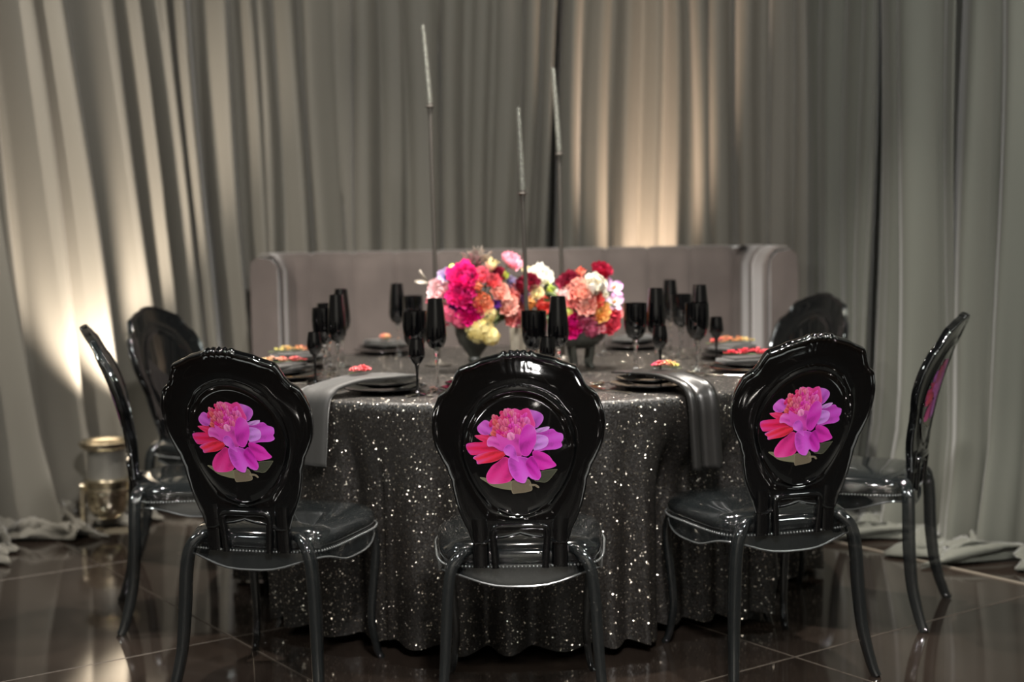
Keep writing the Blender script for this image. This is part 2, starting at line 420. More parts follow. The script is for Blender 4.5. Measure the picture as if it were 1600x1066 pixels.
# plan of inner back line: left wing front -> back -> right wing front
def bpath(n=120):
    pts = []
    XL, XR, r = -1.075, 1.025, 0.06
    raw = [(XL, -0.10, 0), (XL, -r, 0)]
    for k in range(1, 4):
        a = PI - PI / 2 * k / 4
        raw.append((XL + r + r * math.cos(a), -r + r * math.sin(a), 0))
    raw += [(XL + r + (XR - XL - 2 * r) * k / 8, 0, 0) for k in range(0, 9)]
    for k in range(1, 4):
        a = PI / 2 - PI / 2 * k / 4
        raw.append((XR - r + r * math.cos(a), -r + r * math.sin(a), 0))
    raw += [(XR, -r, 0), (XR + 0.02, -0.20, 0), (XR + 0.045, -0.36, 0)]
    return catmull(raw, 10)
bp_ = bpath()
bl = [0]
for i in range(1, len(bp_)): bl.append(bl[-1] + (bp_[i] - bp_[i - 1]).length)
BL = bl[-1]
def bat(s):
    s = max(0, min(BL - 1e-4, s))
    for i in range(len(bl) - 1):
        if bl[i + 1] >= s: break
    t = (s - bl[i]) / max(1e-6, bl[i + 1] - bl[i]); p = bp_[i].lerp(bp_[i + 1], t)
    tg = (bp_[min(i + 2, len(bp_) - 1)] - bp_[max(i - 1, 0)]).normalized()
    return p, Vector((tg.y, -tg.x, 0))
nch = 13; TH = 0.13
cw = BL / nch
# each upholstered channel is one padded strip over the frame
for c_ in range(nch):
    V = []; F = []; nn = 16
    rows = [(0.40, 0.0), (0.6, 0.0), (0.8, 0.0), (1.0, 0.0), (1.08, 0.0), (1.12, -0.012), (1.145, -0.035), (1.155, -0.065), (1.152, -0.10)]
    for i in range(nn + 1):
        u = i / nn
        p, n = bat((c_ + u) * cw)
        puff = 0.013 * (1 - abs(2 * u - 1) ** 8.0)
        for (z, o_) in rows:
            q = p + n * (o_ + puff * (1 if z < 1.1 else 0.6) - 0.005)
            V.append((q.x, q.y, z + (puff * 0.5 if z > 1.13 else 0)))
    nr = len(rows)
    for i in range(nn):
        for r in range(nr - 1):
            a = i * nr + r; F.append((a, a + nr, a + nr + 1, a + 1))
    mesh_obj('back_channel', V, F, M_velvet, bq)
# shell behind
V = []; F = []
NS = 90
for i in range(NS + 1):
    p, n = bat(BL * i / NS)
    for (o_, z) in [(-0.02, 0.06), (-0.02, 1.10), (-0.05, 1.135), (-0.11, 1.145), (-0.14, 1.12), (-0.145, 1.05), (-0.145, 0.06)]:
        q = p + n * o_; V.append((q.x, q.y, z))
for i in range(NS):
    for r in range(6):
        a = i * 7 + r; F.append((a, a + 7, a + 8, a + 1))
F.append(tuple(range(7))); F.append(tuple(NS * 7 + r for r in range(6, -1, -1)))
mesh_obj('back_shell', V, F, M_velvet, bq, auto=50)
b = MB()
for k in range(3):
    pass
def soft_box(cx, cy, cz, sx, sy, sz, r):
    bm = bmesh.new(); bmesh.ops.create_cube(bm, size=1)
    for v in bm.verts: v.co = Vector((cx + v.co.x * sx, cy + v.co.y * sy, cz + v.co.z * sz))
    bmesh.ops.bevel(bm, geom=bm.edges[:], offset=r, segments=3, profile=0.5, affect='EDGES')
    V = [v.co.copy() for v in bm.verts]; F = [[v.index for v in f.verts] for f in bm.faces]; bm.free(); return V, F
for k in range(2):
    V, F = soft_box(-0.47 + 0.94 * k, -0.21, 0.40, 0.93, 0.36, 0.12, 0.03); mesh_obj('seat_cushion', V, F, M_velvet, bq)
V, F = soft_box(0, -0.21, 0.20, 1.90, 0.34, 0.28, 0.01); mesh_obj('seat_base', V, F, M_velvet, bq)
for (x, y) in ((-0.9, -0.34), (0.9, -0.34), (-0.9, 0.0), (0.9, 0.0)):
    b = MB(); b.lathe([(0.025, 0.0), (0.032, 0.07)], 12, cx=x, cy=y); b.build('foot', M_black, bq)

# ------------------------------------------------------------------ table and cloth
TX, TY, TR, TZ = 0.03, 5.10, 1.015, 0.755
tb = thing('round_table', 'large round banquet table hidden under the sequinned cloth', 'table', (TX, TY, 0))
b = MB(); b.lathe([(0.0, 0.725), (TR - 0.012, 0.725), (TR - 0.004, 0.733), (TR - 0.004, 0.744), (TR - 0.012, 0.75), (0.0, 0.75)], 72); b.build('tabletop', M_wood, tb)
for k in range(4):
    a = PI / 4 + k * PI / 2
    b = MB(); b.sweep([(0.45 * math.cos(a), 0.45 * math.sin(a), 0.0), (0.42 * math.cos(a), 0.42 * math.sin(a), 0.726)], circ(0.02, 10), up=(1, 0, 0)); b.build('leg', M_steel, tb)

# chair placements: (x, y, azimuth of the outward normal measured from the camera side, label)
CH = [
    (0.012, 3.75, 0, 'smoke-black cameo chair with flower print, middle of the front row'),
    (-0.655, 3.97, -15, 'smoke-black cameo chair with flower print, left in the front row'),
    (0.705, 4.08, 17, 'smoke-black cameo chair with flower print, right in the front row'),
    (-1.03, 4.69, -75, 'black cameo chair seen edge-on at the left of the table'),
    (1.09, 4.61, 64, 'black cameo chair seen side-on at the right, before the drape'),
    (-1.12, 5.50, -116, 'dark cameo chair facing the camera beyond the left side of table'),
    (0.97, 5.62, 121, 'dark cameo chair facing the camera by the right end of the banquette'),
]
def seat_poly():
    pts = [(-0.150, -0.205), (0.0, -0.222), (0.150, -0.205), (0.197, -0.15), (0.215, 0.0), (0.218, 0.12), (0.18, 0.20), (0.09, 0.228), (0.0, 0.235), (-0.09, 0.228), (-0.18, 0.20), (-0.218, 0.12), (-0.215, 0.0), (-0.197, -0.15)]
    return catmull([(x, y, 0) for x, y in pts], 5, True)
SEATP = seat_poly()
def in_seat(px, py, grow):
    if py > 6.10: return True
    for (x, y, az, _) in CH:
        a = R(az); n = Vector((math.sin(a), -math.cos(a)))
        d = Vector((px - x, py - y)); ly = -d.dot(n); lx = d.dot(Vector((math.cos(a), math.sin(a))))
        if abs(lx) < 0.23 + grow and abs(ly) < 0.25 + grow:
            e = (abs(lx) / (0.23 + grow)) ** 4 + (abs(ly) / (0.25 + grow)) ** 4
            if e < 1: return True
    return False
NA = 480
V = []; F = []
rnd = random.Random(4)
fold = []
a = 0
while a < 2 * PI - 0.05:
    wd = rnd.uniform(0.10, 0.19); fold.append([a, wd, rnd.uniform(0.5, 1.0)]); a += wd
sc_ = 2 * PI / a
for f_ in fold: f_[0] *= sc_; f_[1] *= sc_
push = []
for k in range(NA):
    t = 2 * PI * k / NA; r = TR + 0.03
    while r > 0.5 and in_seat(TX + r * math.cos(t), TY + r * math.sin(t), 0.012): r -= 0.01
    push.append(r)
# smooth
for _ in range(6):
    push = [min(push[k], (push[k - 1] + push[k] + push[(k + 1) % NA]) / 3) for k in range(NA)]
rads = [0.0, 0.25, 0.5, 0.75, 0.9, 0.96, 0.985]
prof = [(TR * r, TZ, 0) for r in rads[1:]] + [(TR + 0.004, TZ - 0.002, 0), (TR + 0.010, TZ - 0.010, 0), (TR + 0.012, TZ - 0.03, 0.05)]
zrow = [0.70, 0.66, 0.62, 0.58, 0.54, 0.50, 0.46, 0.42, 0.38, 0.32, 0.26, 0.2, 0.14, 0.09, 0.05, 0.02]
V.append((TX, TY, TZ))
NR = len(prof) + len(zrow)
def foldv(t):
    for f0, wd, am in fold:
        if f0 <= t < f0 + wd: return am * math.sin(PI * (t - f0) / wd) ** 1.4
    return 0
for k in range(NA):
    t = 2 * PI * k / NA; fv = foldv(t)
    for (r, z, m_) in prof: V.append((TX + r * math.cos(t), TY + r * math.sin(t), z))
    for z in zrow:
        g_ = (0.72 - z) / 0.70
        r = TR + 0.012 + g_ * (0.080 * fv - 0.025) + 0.006 * math.sin(3 * t + z * 9) * g_
        lim = push[k] - 0.060 + 0.055 * fv if push[k] < TR + 0.028 else 9
        kz = sstep(z, 0.70, 0.47)
        if lim < r: r = r * (1 - kz) + max(0.6, lim) * kz
        V.append((TX + r * math.cos(t), TY + r * math.sin(t), z + (0.02 * (1 - fv) if z < 0.03 else 0)))
for k in range(NA):
    k2 = (k + 1) % NA; F.append((0, 1 + k * NR, 1 + k2 * NR))
    for r in range(NR - 1):
        a = 1 + k * NR + r; c = 1 + k2 * NR + r; F.append((a, a + 1, c + 1, c))
cl = mesh_obj('tablecloth', V, F, M_seq)
tag(cl, 'black sequinned cloth falling in folds to the floor over round table', 'tablecloth')

# ------------------------------------------------------------------ chair
# back outline, right half, metres: (x, z)
def zc(y): return 0.412 + (880 - y) / 590
half = [(0, 549.5), (5, 552.5), (11, 549), (16, 553.5), (22, 550), (28, 555), (43, 558.5), (58, 562), (70, 567.5), (84, 572), (93, 575), (98, 583), (104, 597), (112, 607), (125, 615), (131, 628), (136.5, 645), (137.5, 668), (134, 690), (126, 707), (116, 724), (108, 746), (104, 771), (95, 800), (84, 822), (77, 842)]
out_r = [(x / 650, zc(y)) for x, y in half]
CZ = 0.725   # centre for polar
bot = [(0.06, zc(836)), (0.0, zc(828))]
loop = out_r + [(77 / 650, zc(846)), (60 / 650, zc(845))] + bot
loop = loop + [(-x, z) for x, z in reversed(loop[1:-1])]
pol = sorted([(math.atan2(z - CZ, x), math.hypot(x, z - CZ)) for x, z in loop])
pol = [(pol[-1][0] - 2 * PI, pol[-1][1])] + pol + [(pol[0][0] + 2 * PI, pol[0][1])]
PA = [p[0] for p in pol]; PR = [p[1] for p in pol]
def Rout(t): return interp(t, PA, PR)
def oval(t):       # egg-shaped medallion
    hz = 0.158; hx = 0.130
    zc0 = zc(703)
    x = hx * math.cos(t); z = hz * math.sin(t)
    if z < 0: x *= 1 - 0.22 * (-z / hz) ** 1.5
    else: x *= 1.0
    return x, zc0 + z
def back_y(x, z):  # depth of the mid surface: leans away from the sitter, wraps a little round him
    u = (z - 0.445) / 0.515
    lean = -0.230 - 0.040 * u - 0.095 * u * u
    wrap = 0.9 * x * x * (1 - 0.35 * u)
    return lean + wrap
def on_back(x, z, off):   # off > 0: outside (away from sitter)
    e = 0.003
    dx = (back_y(x + e, z) - back_y(x - e, z)) / (2 * e); dz = (back_y(x, z + e) - back_y(x, z - e)) / (2 * e)
    n = Vector((dx, -1, dz)).normalized()
    return Vector((x, back_y(x, z), z)) + n * off
def make_back(parent):
    NT = 224
    # (blend oval->outline, off_out)   thickness profile; ring moulding round the oval; raised rim at the edge
    inner = [(0.0, 0.004), (0.35, 0.004), (0.7, 0.004), (0.90, 0.004)]
    ringo = [(0.0, 0.005), (0.03, 0.009), (0.07, 0.010), (0.11, 0.006), (0.15, 0.004), (0.19, 0.007), (0.24, 0.008), (0.29, 0.005)]
    body = [(0.42, 0.005), (0.6, 0.006), (0.76, 0.008), (0.86, 0.008), (0.91, 0.010), (0.945, 0.014), (0.975, 0.0135), (0.992, 0.009), (1.0, 0.003)]
    rows = []
    def ring(kind, u, off):
        row = []
        for k in range(NT):
            t = -PI + 2 * PI * k / NT
            if kind == 'in':
                x, z = oval(t); x *= u; z = zc(703) + (z - zc(703)) * u
            else:
                ox, oz = oval(t)
                # match by polar angle of oval point about CZ
                th = math.atan2(oz - CZ, ox); rr = Rout(th)
                px, pz = rr * math.cos(th), CZ + rr * math.sin(th)
                x = ox + (px - ox) * u; z = oz + (pz - oz) * u
            row.append(on_back(x, z, off))
        rows.append(row)
    for u, o_ in inner[1:]: ring('in', u, o_)
    for u, o_ in ringo + body: ring('out', u, o_)
    for u, o_ in reversed(body[:-1]): ring('out', u, -o_ * 0.8)
    for u, o_ in reversed(ringo): ring('out', u, -o_ * 0.8)
    for u, o_ in reversed(inner[1:]): ring('in', u, -o_)
    V = [on_back(0, zc(703), 0.004)]; F = []
    for r in rows: V += r
    V.append(on_back(0, zc(703), -0.004))
    for k in range(NT):
        k2 = (k + 1) % NT
        F.append((0, 1 + k2, 1 + k))
        for i in range(len(rows) - 1):
            F.append((1 + i * NT + k, 1 + i * NT + k2, 1 + (i + 1) * NT + k2, 1 + (i + 1) * NT + k))
        L_ = len(V) - 1
        F.append((L_, 1 + (len(rows) - 1) * NT + k, 1 + (len(rows) - 1) * NT + k2))
    b = MB(); b.add(V, F)
    # prongs that carry the shell and frame the opening
    for sx in (-1, 1):
        pts = [(sx * 0.100, 0.412), (sx * 0.1, 0.47), (sx * 0.099, 0.505), (sx * 0.102, 0.54)]
        b.sweep([on_back(x, z, 0) for x, z in pts], rrect(0.020, 0.011, 0.004), up=(0, 1, 0))
        pts = [(sx * 0.056, 0.435), (sx * 0.060, 0.47), (sx * 0.066, 0.50), (sx * 0.074, 0.53)]
        pts = [(sx * 0.062, 0.412), (sx * 0.065, 0.46), (sx * 0.067, 0.502), (sx * 0.055, 0.518), (0.0, 0.520)]
        b.sweep([on_back(x, z, 0.004) for x, z in catmull([(p[0], p[1], 0) for p in pts], 4) for z in [z] ] if False else
                [on_back(p.x, p.y, 0.004) for p in catmull([(q[0], q[1], 0) for q in pts], 5)], rrect(0.009, 0.013, 0.004), up=(0, 1, 0))
    # thin pale line round the very edge, a highlight put into the colour
    edge = []
    for k in range(0, NT, 1):
        t = -PI + 2 * PI * k / NT
        rr = Rout(t) - 0.004
        edge.append(on_back(rr * math.cos(t), CZ + rr * math.sin(t), 0.0085))
    o = b.build('backrest', M_plast, parent, auto=60)
    b = MB(); b.sweep(edge, circ(0.0036, 6), closed=True, up=(0, 1, 0)); b.build('rim_glint', M_bead_glint, o)
    return o
# printed peony: flat shapes laid just proud of the outer face
PET = [
    ([(265,832),(330,880),(400,920),(560,950),(640,935),(560,870),(400,850)], (112,110,88), (150,148,120)),
    ([(830,790),(985,770),(990,790),(905,880),(830,880),(780,860)], (60,62,52), (130,132,108)),
    ([(560,880),(570,975),(620,980),(750,960),(755,910),(720,850),(600,860)], (104,94,78), (150,142,118)),
    ([(740,898),(800,903),(828,928),(815,937),(790,917),(745,918)], (120,110,92), (170,160,140)),
    ([(720,230),(790,230),(850,255),(875,290),(860,340),(800,390),(750,340)], (186,84,196), (214,140,226)),
    ([(780,590),(900,590),(1000,585),(1050,560),(1042,525),(1058,500),(1055,450),(1000,430),(960,400),(880,410),(800,420)], (200,70,196), (214,120,230)),
    ([(800,405),(860,385),(930,380),(905,415),(820,430)], (196,140,216), (222,180,236)),
    ([(225,455),(270,445),(330,440),(420,480),(400,530),(300,505)], (222,44,96), (230,90,150)),
    ([(140,535),(200,515),(290,510),(400,500),(520,590),(500,600),(380,600),(210,630),(160,600)], (222,34,84), (214,80,180)),
    ([(205,650),(300,610),(420,590),(520,610),(470,660),(400,690),(300,705),(245,710),(235,680)], (232,46,72), (206,110,214)),
    ([(770,600),(850,605),(920,640),(960,690),(992,738),(900,765),(840,768),(790,700)], (208,44,172), (222,90,200)),
    ([(505,645),(560,680),(590,760),(570,850),(500,885),(380,893),(335,870),(328,810),(380,730),(440,690)], (214,46,134), (226,90,170)),
    ([(380,350),(470,290),(500,400),(560,500),(460,520),(380,420)], (226,44,88), (232,80,130)),
    ([(250,385),(280,340),(330,310),(380,340),(410,400),(350,445),(280,435)], (204,88,200), (222,130,220)),
    ([(400,310),(450,290),(500,240),(515,215),(545,203),(570,215),(610,208),(660,225),(690,213),(740,215),(780,300),(790,380),(650,450),(500,480),(400,400)], (222,62,146), (236,110,190)),
    ([(780,575),(840,582),(900,555),(920,510),(905,470),(850,450),(790,460)], (204,130,226), (224,170,240)),
    ([(340,500),(370,460),(420,460),(470,500),(530,560),(480,592),(400,550),(350,548)], (214,76,180), (238,150,220)),
    ([(430,430),(520,470),(640,440),(700,560),(640,650),(520,600),(460,540)], (210,70,176), (216,90,190)),
    ([(540,660),(600,640),(700,650),(760,690),(830,770),(845,820),(820,860),(760,850),(722,828),(690,885),(620,870),(570,820),(542,750)], (212,78,206), (216,130,232)),
    ([(760,640),(800,690),(842,790),(840,840),(800,858),(740,800),(700,700)], (196,40,172), (210,90,206)),
    ([(660,430),(700,360),(750,352),(800,400),(805,500),(770,580),(720,640),(660,620),(640,520)], (204,52,180), (222,110,212)),
    ([(495,580),(520,540),(560,530),(600,560),(622,640),(640,690),(600,670),(550,640),(510,620)], (204,84,204), (230,140,228)),
    ([(530,450),(545,425),(575,422),(600,445),(598,480),(565,492),(535,480)], (232,130,190), (246,190,226)),
]
def make_print(parent):
    rr = random.Random(3)
    P = list(PET)
    for i in range(95):
        a = rr.uniform(0, 2 * PI); d = math.sqrt(rr.random())
        cx, cy = 560 + 190 * d * math.cos(a), 372 + 140 * d * math.sin(a) + 0.1 * (cx_ := 0)
        if cx > 690 and cy > 400: continue
        w_, h_ = rr.uniform(14, 27), rr.uniform(20, 40); ro = rr.uniform(-0.8, 0.8)
        pts = []
        for k in range(9):
            t = 2 * PI * k / 9; x = w_ * math.cos(t); y = h_ * math.sin(t)
            pts.append((cx + x * math.cos(ro) - y * math.sin(ro), cy + x * math.sin(ro) + y * math.cos(ro)))
        red = sstep(cx, 640, 380)
        base = (220 - 8 * red, 48 - 10 * red + rr.uniform(-12, 60), 158 - 62 * red + rr.uniform(-20, 20))
        P.insert(len(PET) - 7, (pts, base, (min(255, base[0] + 20), min(255, base[1] + 66), min(255, base[2] + 52))))
    V = []; F = []; Cc = []
    tocoord = lambda x, y: ((x - 600) / 3867 - 0.010, zc(600 + y / 5.92))
    for i, (pts, c0, c1) in enumerate(P):
        pp = [Vector((x, y, 0)) for x, y in pts]
        dense = catmull(pp, 5, True)
        cen = sum(pp, Vector()) / len(pp)
        hub = Vector((610, 560, 0)); dirv = (cen - hub); dl = max(1, dirv.length); dirv.normalize(); sidev = Vector((-dirv.y, dirv.x, 0))
        ext = max(1, max(abs((q - cen).dot(dirv)) for q in pp)); wid = max(1, max(abs((q - cen).dot(sidev)) for q in pp))
        n = len(dense); off = 0.0049 + 0.000012 * i
        base = len(V)
        ph_ = rr.uniform(0, 6)
        def shade(w_, rim):
            if i < 4: t = 0.75 * (1 if rim else 0) + rr.uniform(0, 0.12)
            else:
                g = ((w_ - cen).dot(dirv) / ext + 1) / 2
                l_ = (w_ - cen).dot(sidev) / wid
                t = -0.12 + 0.75 * g * g + 0.30 * math.sin(l_ * 6 + ph_) * (0.3 + 0.7 * g) + rr.uniform(-0.06, 0.06)
                if rim: t += 0.4
            t = max(-0.35, min(1.15, t))
            if t < 0: return tuple(v * (1 + t * 0.9) for v in c0)
            return tuple(min(255, c0[z] * (1 - t) + c1[z] * t) for z in range(3))
        rings = [1.0, 0.965, 0.94, 0.8, 0.6, 0.4, 0.2]
        for ri, u in enumerate(rings):
            for q in dense:
                w = cen + (q - cen) * u
                x, z = tocoord(w.x, w.y); V.append(on_back(x, z, off)); Cc.append(lin(shade(w, ri < 2)))
        x, z = tocoord(cen.x, cen.y); V.append(on_back(x, z, off)); Cc.append(lin(shade(cen, False)))
        NRg = len(rings)
        for r in range(NRg - 1):
            for k in range(n):
                k2 = (k + 1) % n
                F.append((base + r * n + k, base + r * n + k2, base + (r + 1) * n + k2, base + (r + 1) * n + k))
        for k in range(n):
            F.append((base + (NRg - 1) * n + k, base + (NRg - 1) * n + (k + 1) % n, base + NRg * n))
    o = mesh_obj('flower_print', V, F, M_print, parent, smooth=False, cols=Cc)
    o['label'] = 'printed pink and magenta peony'
    return o
def make_seat(parent):
    sp = SEATP; n = len(sp)
    b = MB()
    rows = [(1.0, 0.418), (1.02, 0.424), (1.02, 0.440), (0.99, 0.452), (0.93, 0.463), (0.80, 0.472), (0.55, 0.479), (0.28, 0.482)]
    V = []; F = []
    for (k, z) in rows:
        for p in sp: V.append((p.x * k, p.y * k + 0.004, z))
    V.append((0, 0.004, 0.483)); V.append((0, 0, 0.418))
    for r in range(len(rows) - 1):
        for i in range(n):
            i2 = (i + 1) % n; F.append((r * n + i, r * n + i2, (r + 1) * n + i2, (r + 1) * n + i))
    L_ = (len(rows) - 1) * n
    for i in range(n):
        F.append((L_ + i, L_ + (i + 1) % n, len(rows) * n)); F.append((i, len(rows) * n + 1, (i + 1) % n))
    b.add(V, F); b.build('seat', M_plast2, parent, auto=60)
    # apron with a wavy lower edge
    V = []; F = []
    tot = n
    for i, p in enumerate(sp):
        a = math.atan2(p.y, p.x)
        low = 0.372 + 0.016 * math.cos(4 * a) * -1 + 0.004 * math.cos(8 * a)
        for (k, z) in [(0.985, 0.418), (1.0, 0.410), (0.995, low + 0.012), (1.012, low + 0.006), (1.008, low), (0.97, low), (0.955, 0.415)]:
            V.append((p.x * k, p.y * k, z))
    m = 7
    for i in range(n):
        i2 = (i + 1) % n
        for j in range(m):
            j2 = (j + 1) % m; F.append((i * m + j, i * m + j2, i2 * m + j2, i2 * m + j))
    mesh_obj('seat_frame', V, F, M_plast2, parent, auto=50)
    lowpts = []
    for i, p in enumerate(sp):
        a = math.atan2(p.y, p.x); low = 0.372 - 0.016 * math.cos(4 * a) + 0.004 * math.cos(8 * a)
        lowpts.append((p.x * 1.012, p.y * 1.012, low + 0.001))
    b = MB(); b.sweep(lowpts, circ(0.0034, 6), closed=True); b.build('frame_edge_glint', M_bead_glint, parent)  # pale line: the lower edge's highlight is put into the colour
    # bead trim
    b = MB(); per = [0]
    for i in range(n): per.append(per[-1] + (sp[(i + 1) % n] - sp[i]).length)
    NB = 170
    j = 0
    for q in range(NB):
        s = per[-1] * q / NB
        while per[j + 1] < s: j += 1
        t = (s - per[j]) / (per[j + 1] - per[j]); p = sp[j].lerp(sp[(j + 1) % n], t)
        r = 0.0046; c_ = Vector((p.x * 1.045, p.y * 1.045 + 0.001, 0.4130))
        V = [c_ + Vector(d) * r for d in ((1, 0, 0), (0, 1, 0), (-1, 0, 0), (0, -1, 0), (0, 0, 1), (0, 0, -1))]
        b.add(V, [(0, 1, 4), (1, 2, 4), (2, 3, 4), (3, 0, 4), (1, 0, 5), (2, 1, 5), (3, 2, 5), (0, 3, 5)])
    o = b.build('beaded_trim', M_bead_glint, parent, auto=80); o['kind'] = 'stuff'
def make_chair(label):
    t = thing('cameo_chair', label, 'chair', group='smoke-black cameo chairs round the table')
    make_seat(t)
    bk = make_back(t)
    make_print(bk)
    for sx in (-1, 1):
        # rear: springs from the seat top, shoulders outwards, sweeps back to the floor
        pts = catmull([(sx * 0.120, -0.190, 0.452), (sx * 0.146, -0.212, 0.447), (sx * 0.172, -0.228, 0.415), (sx * 0.184, -0.233, 0.35), (sx * 0.190, -0.236, 0.25), (sx * 0.198, -0.248, 0.13), (sx * 0.212, -0.275, 0.03), (sx * 0.220, -0.290, 0.0)], 5)
        n = len(pts); scs = [0.75 + 0.25 * min(1, i / 8) if i < 20 else 1.0 - 0.30 * (i - 20) / (n - 20) for i in range(n)]
        b = MB(); b.sweep(pts, rrect(0.0145, 0.0190, 0.0062), up=(0, -1, 0.001), scales=scs); b.build('leg', M_plast2, t, auto=50)
        pts = catmull([(sx * 0.165, 0.170, 0.415), (sx * 0.190, 0.195, 0.385), (sx * 0.198, 0.203, 0.33), (sx * 0.190, 0.197, 0.22), (sx * 0.184, 0.193, 0.12), (sx * 0.194, 0.205, 0.03), (sx * 0.205, 0.216, 0.0)], 5)
        n = len(pts); scs = [1.0 - 0.42 * i / n for i in range(n)]
        b = MB(); b.sweep(pts, rrect(0.0150, 0.0150, 0.006), up=(0, 1, 0.001), scales=scs); b.build('leg', M_plast2, t, auto=50)
    return t
proto = make_chair(CH[0][3])
for i, (x, y, az, lb) in enumerate(CH):
    if i == 0: proto.location = (x, y, 0); proto.rotation_euler = (0, 0, R(az)); continue
    dup(proto, (x, y, 0), R(az), lb)

# ------------------------------------------------------------------ tableware
# settings: key -> (plate x, y, outward azimuth, phrase)
SET = {
    'C':  (-0.10, 4.36, 0, 'behind the middle front chair'),
    'FL': (-0.40, 4.43, -30, 'at the front left place'),
    'FR': (0.43, 4.41, 33, 'at the front right place'),
    'L1': (-0.78, 4.84, -72, 'at the nearer left side place'),
    'L2': (-0.80, 5.28, -105, 'at the farther left side place'),
    'R1': (0.80, 4.83, 68, 'at the nearer right side place'),
    'R2': (0.83, 5.33, 105, 'at the farther right side place'),
    'B1': (-0.52, 5.80, 215, 'across the table, left of flowers'),
    'B2': (0.50, 5.82, 145, 'across the table, right of flowers'),
}
TT = TZ + 0.0015
def scallop_plate(name, r, label, group):
    V = []; F = []; n = 64
    prof = [(0.0, 0.0), (0.55, 0.0), (0.62, 0.002), (0.92, 0.012), (1.0, 0.015), (0.995, 0.018), (0.90, 0.015), (0.62, 0.006), (0.55, 0.005), (0.0, 0.005)]
    V.append((0, 0, 0))
    for (u, z) in prof[1:-1]:
        for k in range(n):
            a = 2 * PI * k / n
            rr = r * u * (1 + (0.012 * abs(math.cos(6 * a)) if u > 0.85 else 0))
            V.append((rr * math.cos(a), rr * math.sin(a), z))
    V.append((0, 0, 0.005)); m = len(prof) - 2
    for k in range(n):
        k2 = (k + 1) % n
        F.append((0, 1 + k2, 1 + k))
        for j in range(m - 1): F.append((1 + j * n + k, 1 + j * n + k2, 1 + (j + 1) * n + k2, 1 + (j + 1) * n + k))
        F.append((len(V) - 1, 1 + (m - 1) * n + k, 1 + (m - 1) * n + k2))
    o = mesh_obj(name, V, F, M_plate, auto=40); tag(o, label, 'plate', group); return o
p0 = scallop_plate('dinner_plate', 0.128, '', 'larger black plates'); p1 = scallop_plate('salad_plate', 0.108, '', 'smaller black plates')
first = True
for key, (x, y, az, ph) in SET.items():
    a = p0 if first else p0.copy(); c = p1 if first else p1.copy()
    if not first: C.objects.link(a); C.objects.link(c)
    first = False
    a.location = (x, y, TT); a['label'] = 'larger black scalloped plate under its stack ' + ph
    c.location = (x, y, TT + 0.0165); c['label'] = 'smaller black plate on top of the larger ' + ph
PT = TT + 0.0165 + 0.019

# napkins
def ribbon(name, pts, width, m, label, thick=0.006, pleat=0.0, taper=None, cols=9):
    """cloth strip that follows pts; width across; gentle pleats"""
    P = catmull(pts, 6); V = []; F = []; n = len(P)
    for i, p in enumerate(P):
        t = P[min(i + 1, n - 1)] - P[max(i - 1, 0)]; t.z = 0 if abs(t.z) < 1e-9 else t.z
        hd = Vector((t.x, t.y, 0))
        if hd.length < 1e-3 or i > n * 0.55: hd = last
        hd.normalize(); last = hd.copy()
        sd = Vector((-hd.y, hd.x, 0)); u = i / (n - 1)
        nrm = t.normalized().cross(sd) * -1
        wd = width * (taper(u) if taper else 1)
        for j in range(cols):
            q = j / (cols - 1) * 2 - 1
            V.append(p + sd * wd / 2 * q + nrm * (pleat * math.cos(q * PI * 1.6 + 0.6) * sstep(u, 0.1, 0.5)))
    for i in range(n - 1):
        for j in range(cols - 1):
            a = i * cols + j; F.append((a, a + 1, a + cols + 1, a + cols))
    o = mesh_obj(name, V, F, m)
    s = o.modifiers.new('thickness', 'SOLIDIFY'); s.thickness = thick; s.offset = 0
    tag(o, label, 'napkin', 'grey napkins at the places')
    return o
def out_pt(x, y, r):     # point at table radius r on the bearing of (x,y)
    d = Vector((x - TX, y - TY)); d.normalize(); return Vector((TX + d.x * r, TY + d.y * r))
# front left napkin: from the plate over the edge, hanging
def hanging(plate, edge_xy, side, width, m, label, drop, pleat, thick, cols=9):
    e = Vector((edge_xy[0] - TX, edge_xy[1] - TY)); e.normalize()
    E = lambda r, z: (TX + e.x * r, TY + e.y * r, z)
    pts = [(plate[0] + side[0], plate[1] + side[1], PT + 0.010), (plate[0], plate[1], PT + 0.014)]
    pts += [tuple(Vector(pts[1]).lerp(Vector(E(TR - 0.06, PT + 0.004)), 0.6))[:2] + (PT + 0.012,)]
    pts += [E(TR - 0.035, TT + 0.030), E(TR + 0.012, TT + 0.012), E(TR + 0.030, TT - 0.03), E(TR + 0.038, TT - drop * 0.5), E(TR + 0.048, TT - drop)]
    return ribbon('napkin', pts, width, m, label, thick, pleat, cols=cols)
hanging((-0.40, 4.43), (-0.565, 4.33), (0.05, 0.06), 0.125, M_napkin, 'flat mid-grey napkin hanging over the front left table edge', 0.20, 0.003, 0.010)
hanging((0.43, 4.41), (0.535, 4.26), (-0.07, 0.09), 0.125, M_satin, 'dark satin napkin with deep pleats hanging over front right edge', 0.22, 0.016, 0.006, 15)
def folded(x, y, az, label, L_=0.19, W_=0.10):
    V, F = soft_box(0, 0, 0.007, W_, L_, 0.014, 0.005)
    o = mesh_obj('napkin', V, F, M_napkin); o.location = (x, y, PT - 0.002); o.rotation_euler = (0, 0, R(az)); tag(o, label, 'napkin', 'grey napkins at the places')
    b = MB(); V2, F2 = soft_box(0, 0.0, 0.0, W_ * 0.86, L_ * 0.8, 0.008, 0.0025)
    b.add(V2, F2); c = b.build('top_fold', M_napkin, o); c.location = (0.004, -0.005, 0.017); c.rotation_euler = (0, 0, 0.12)
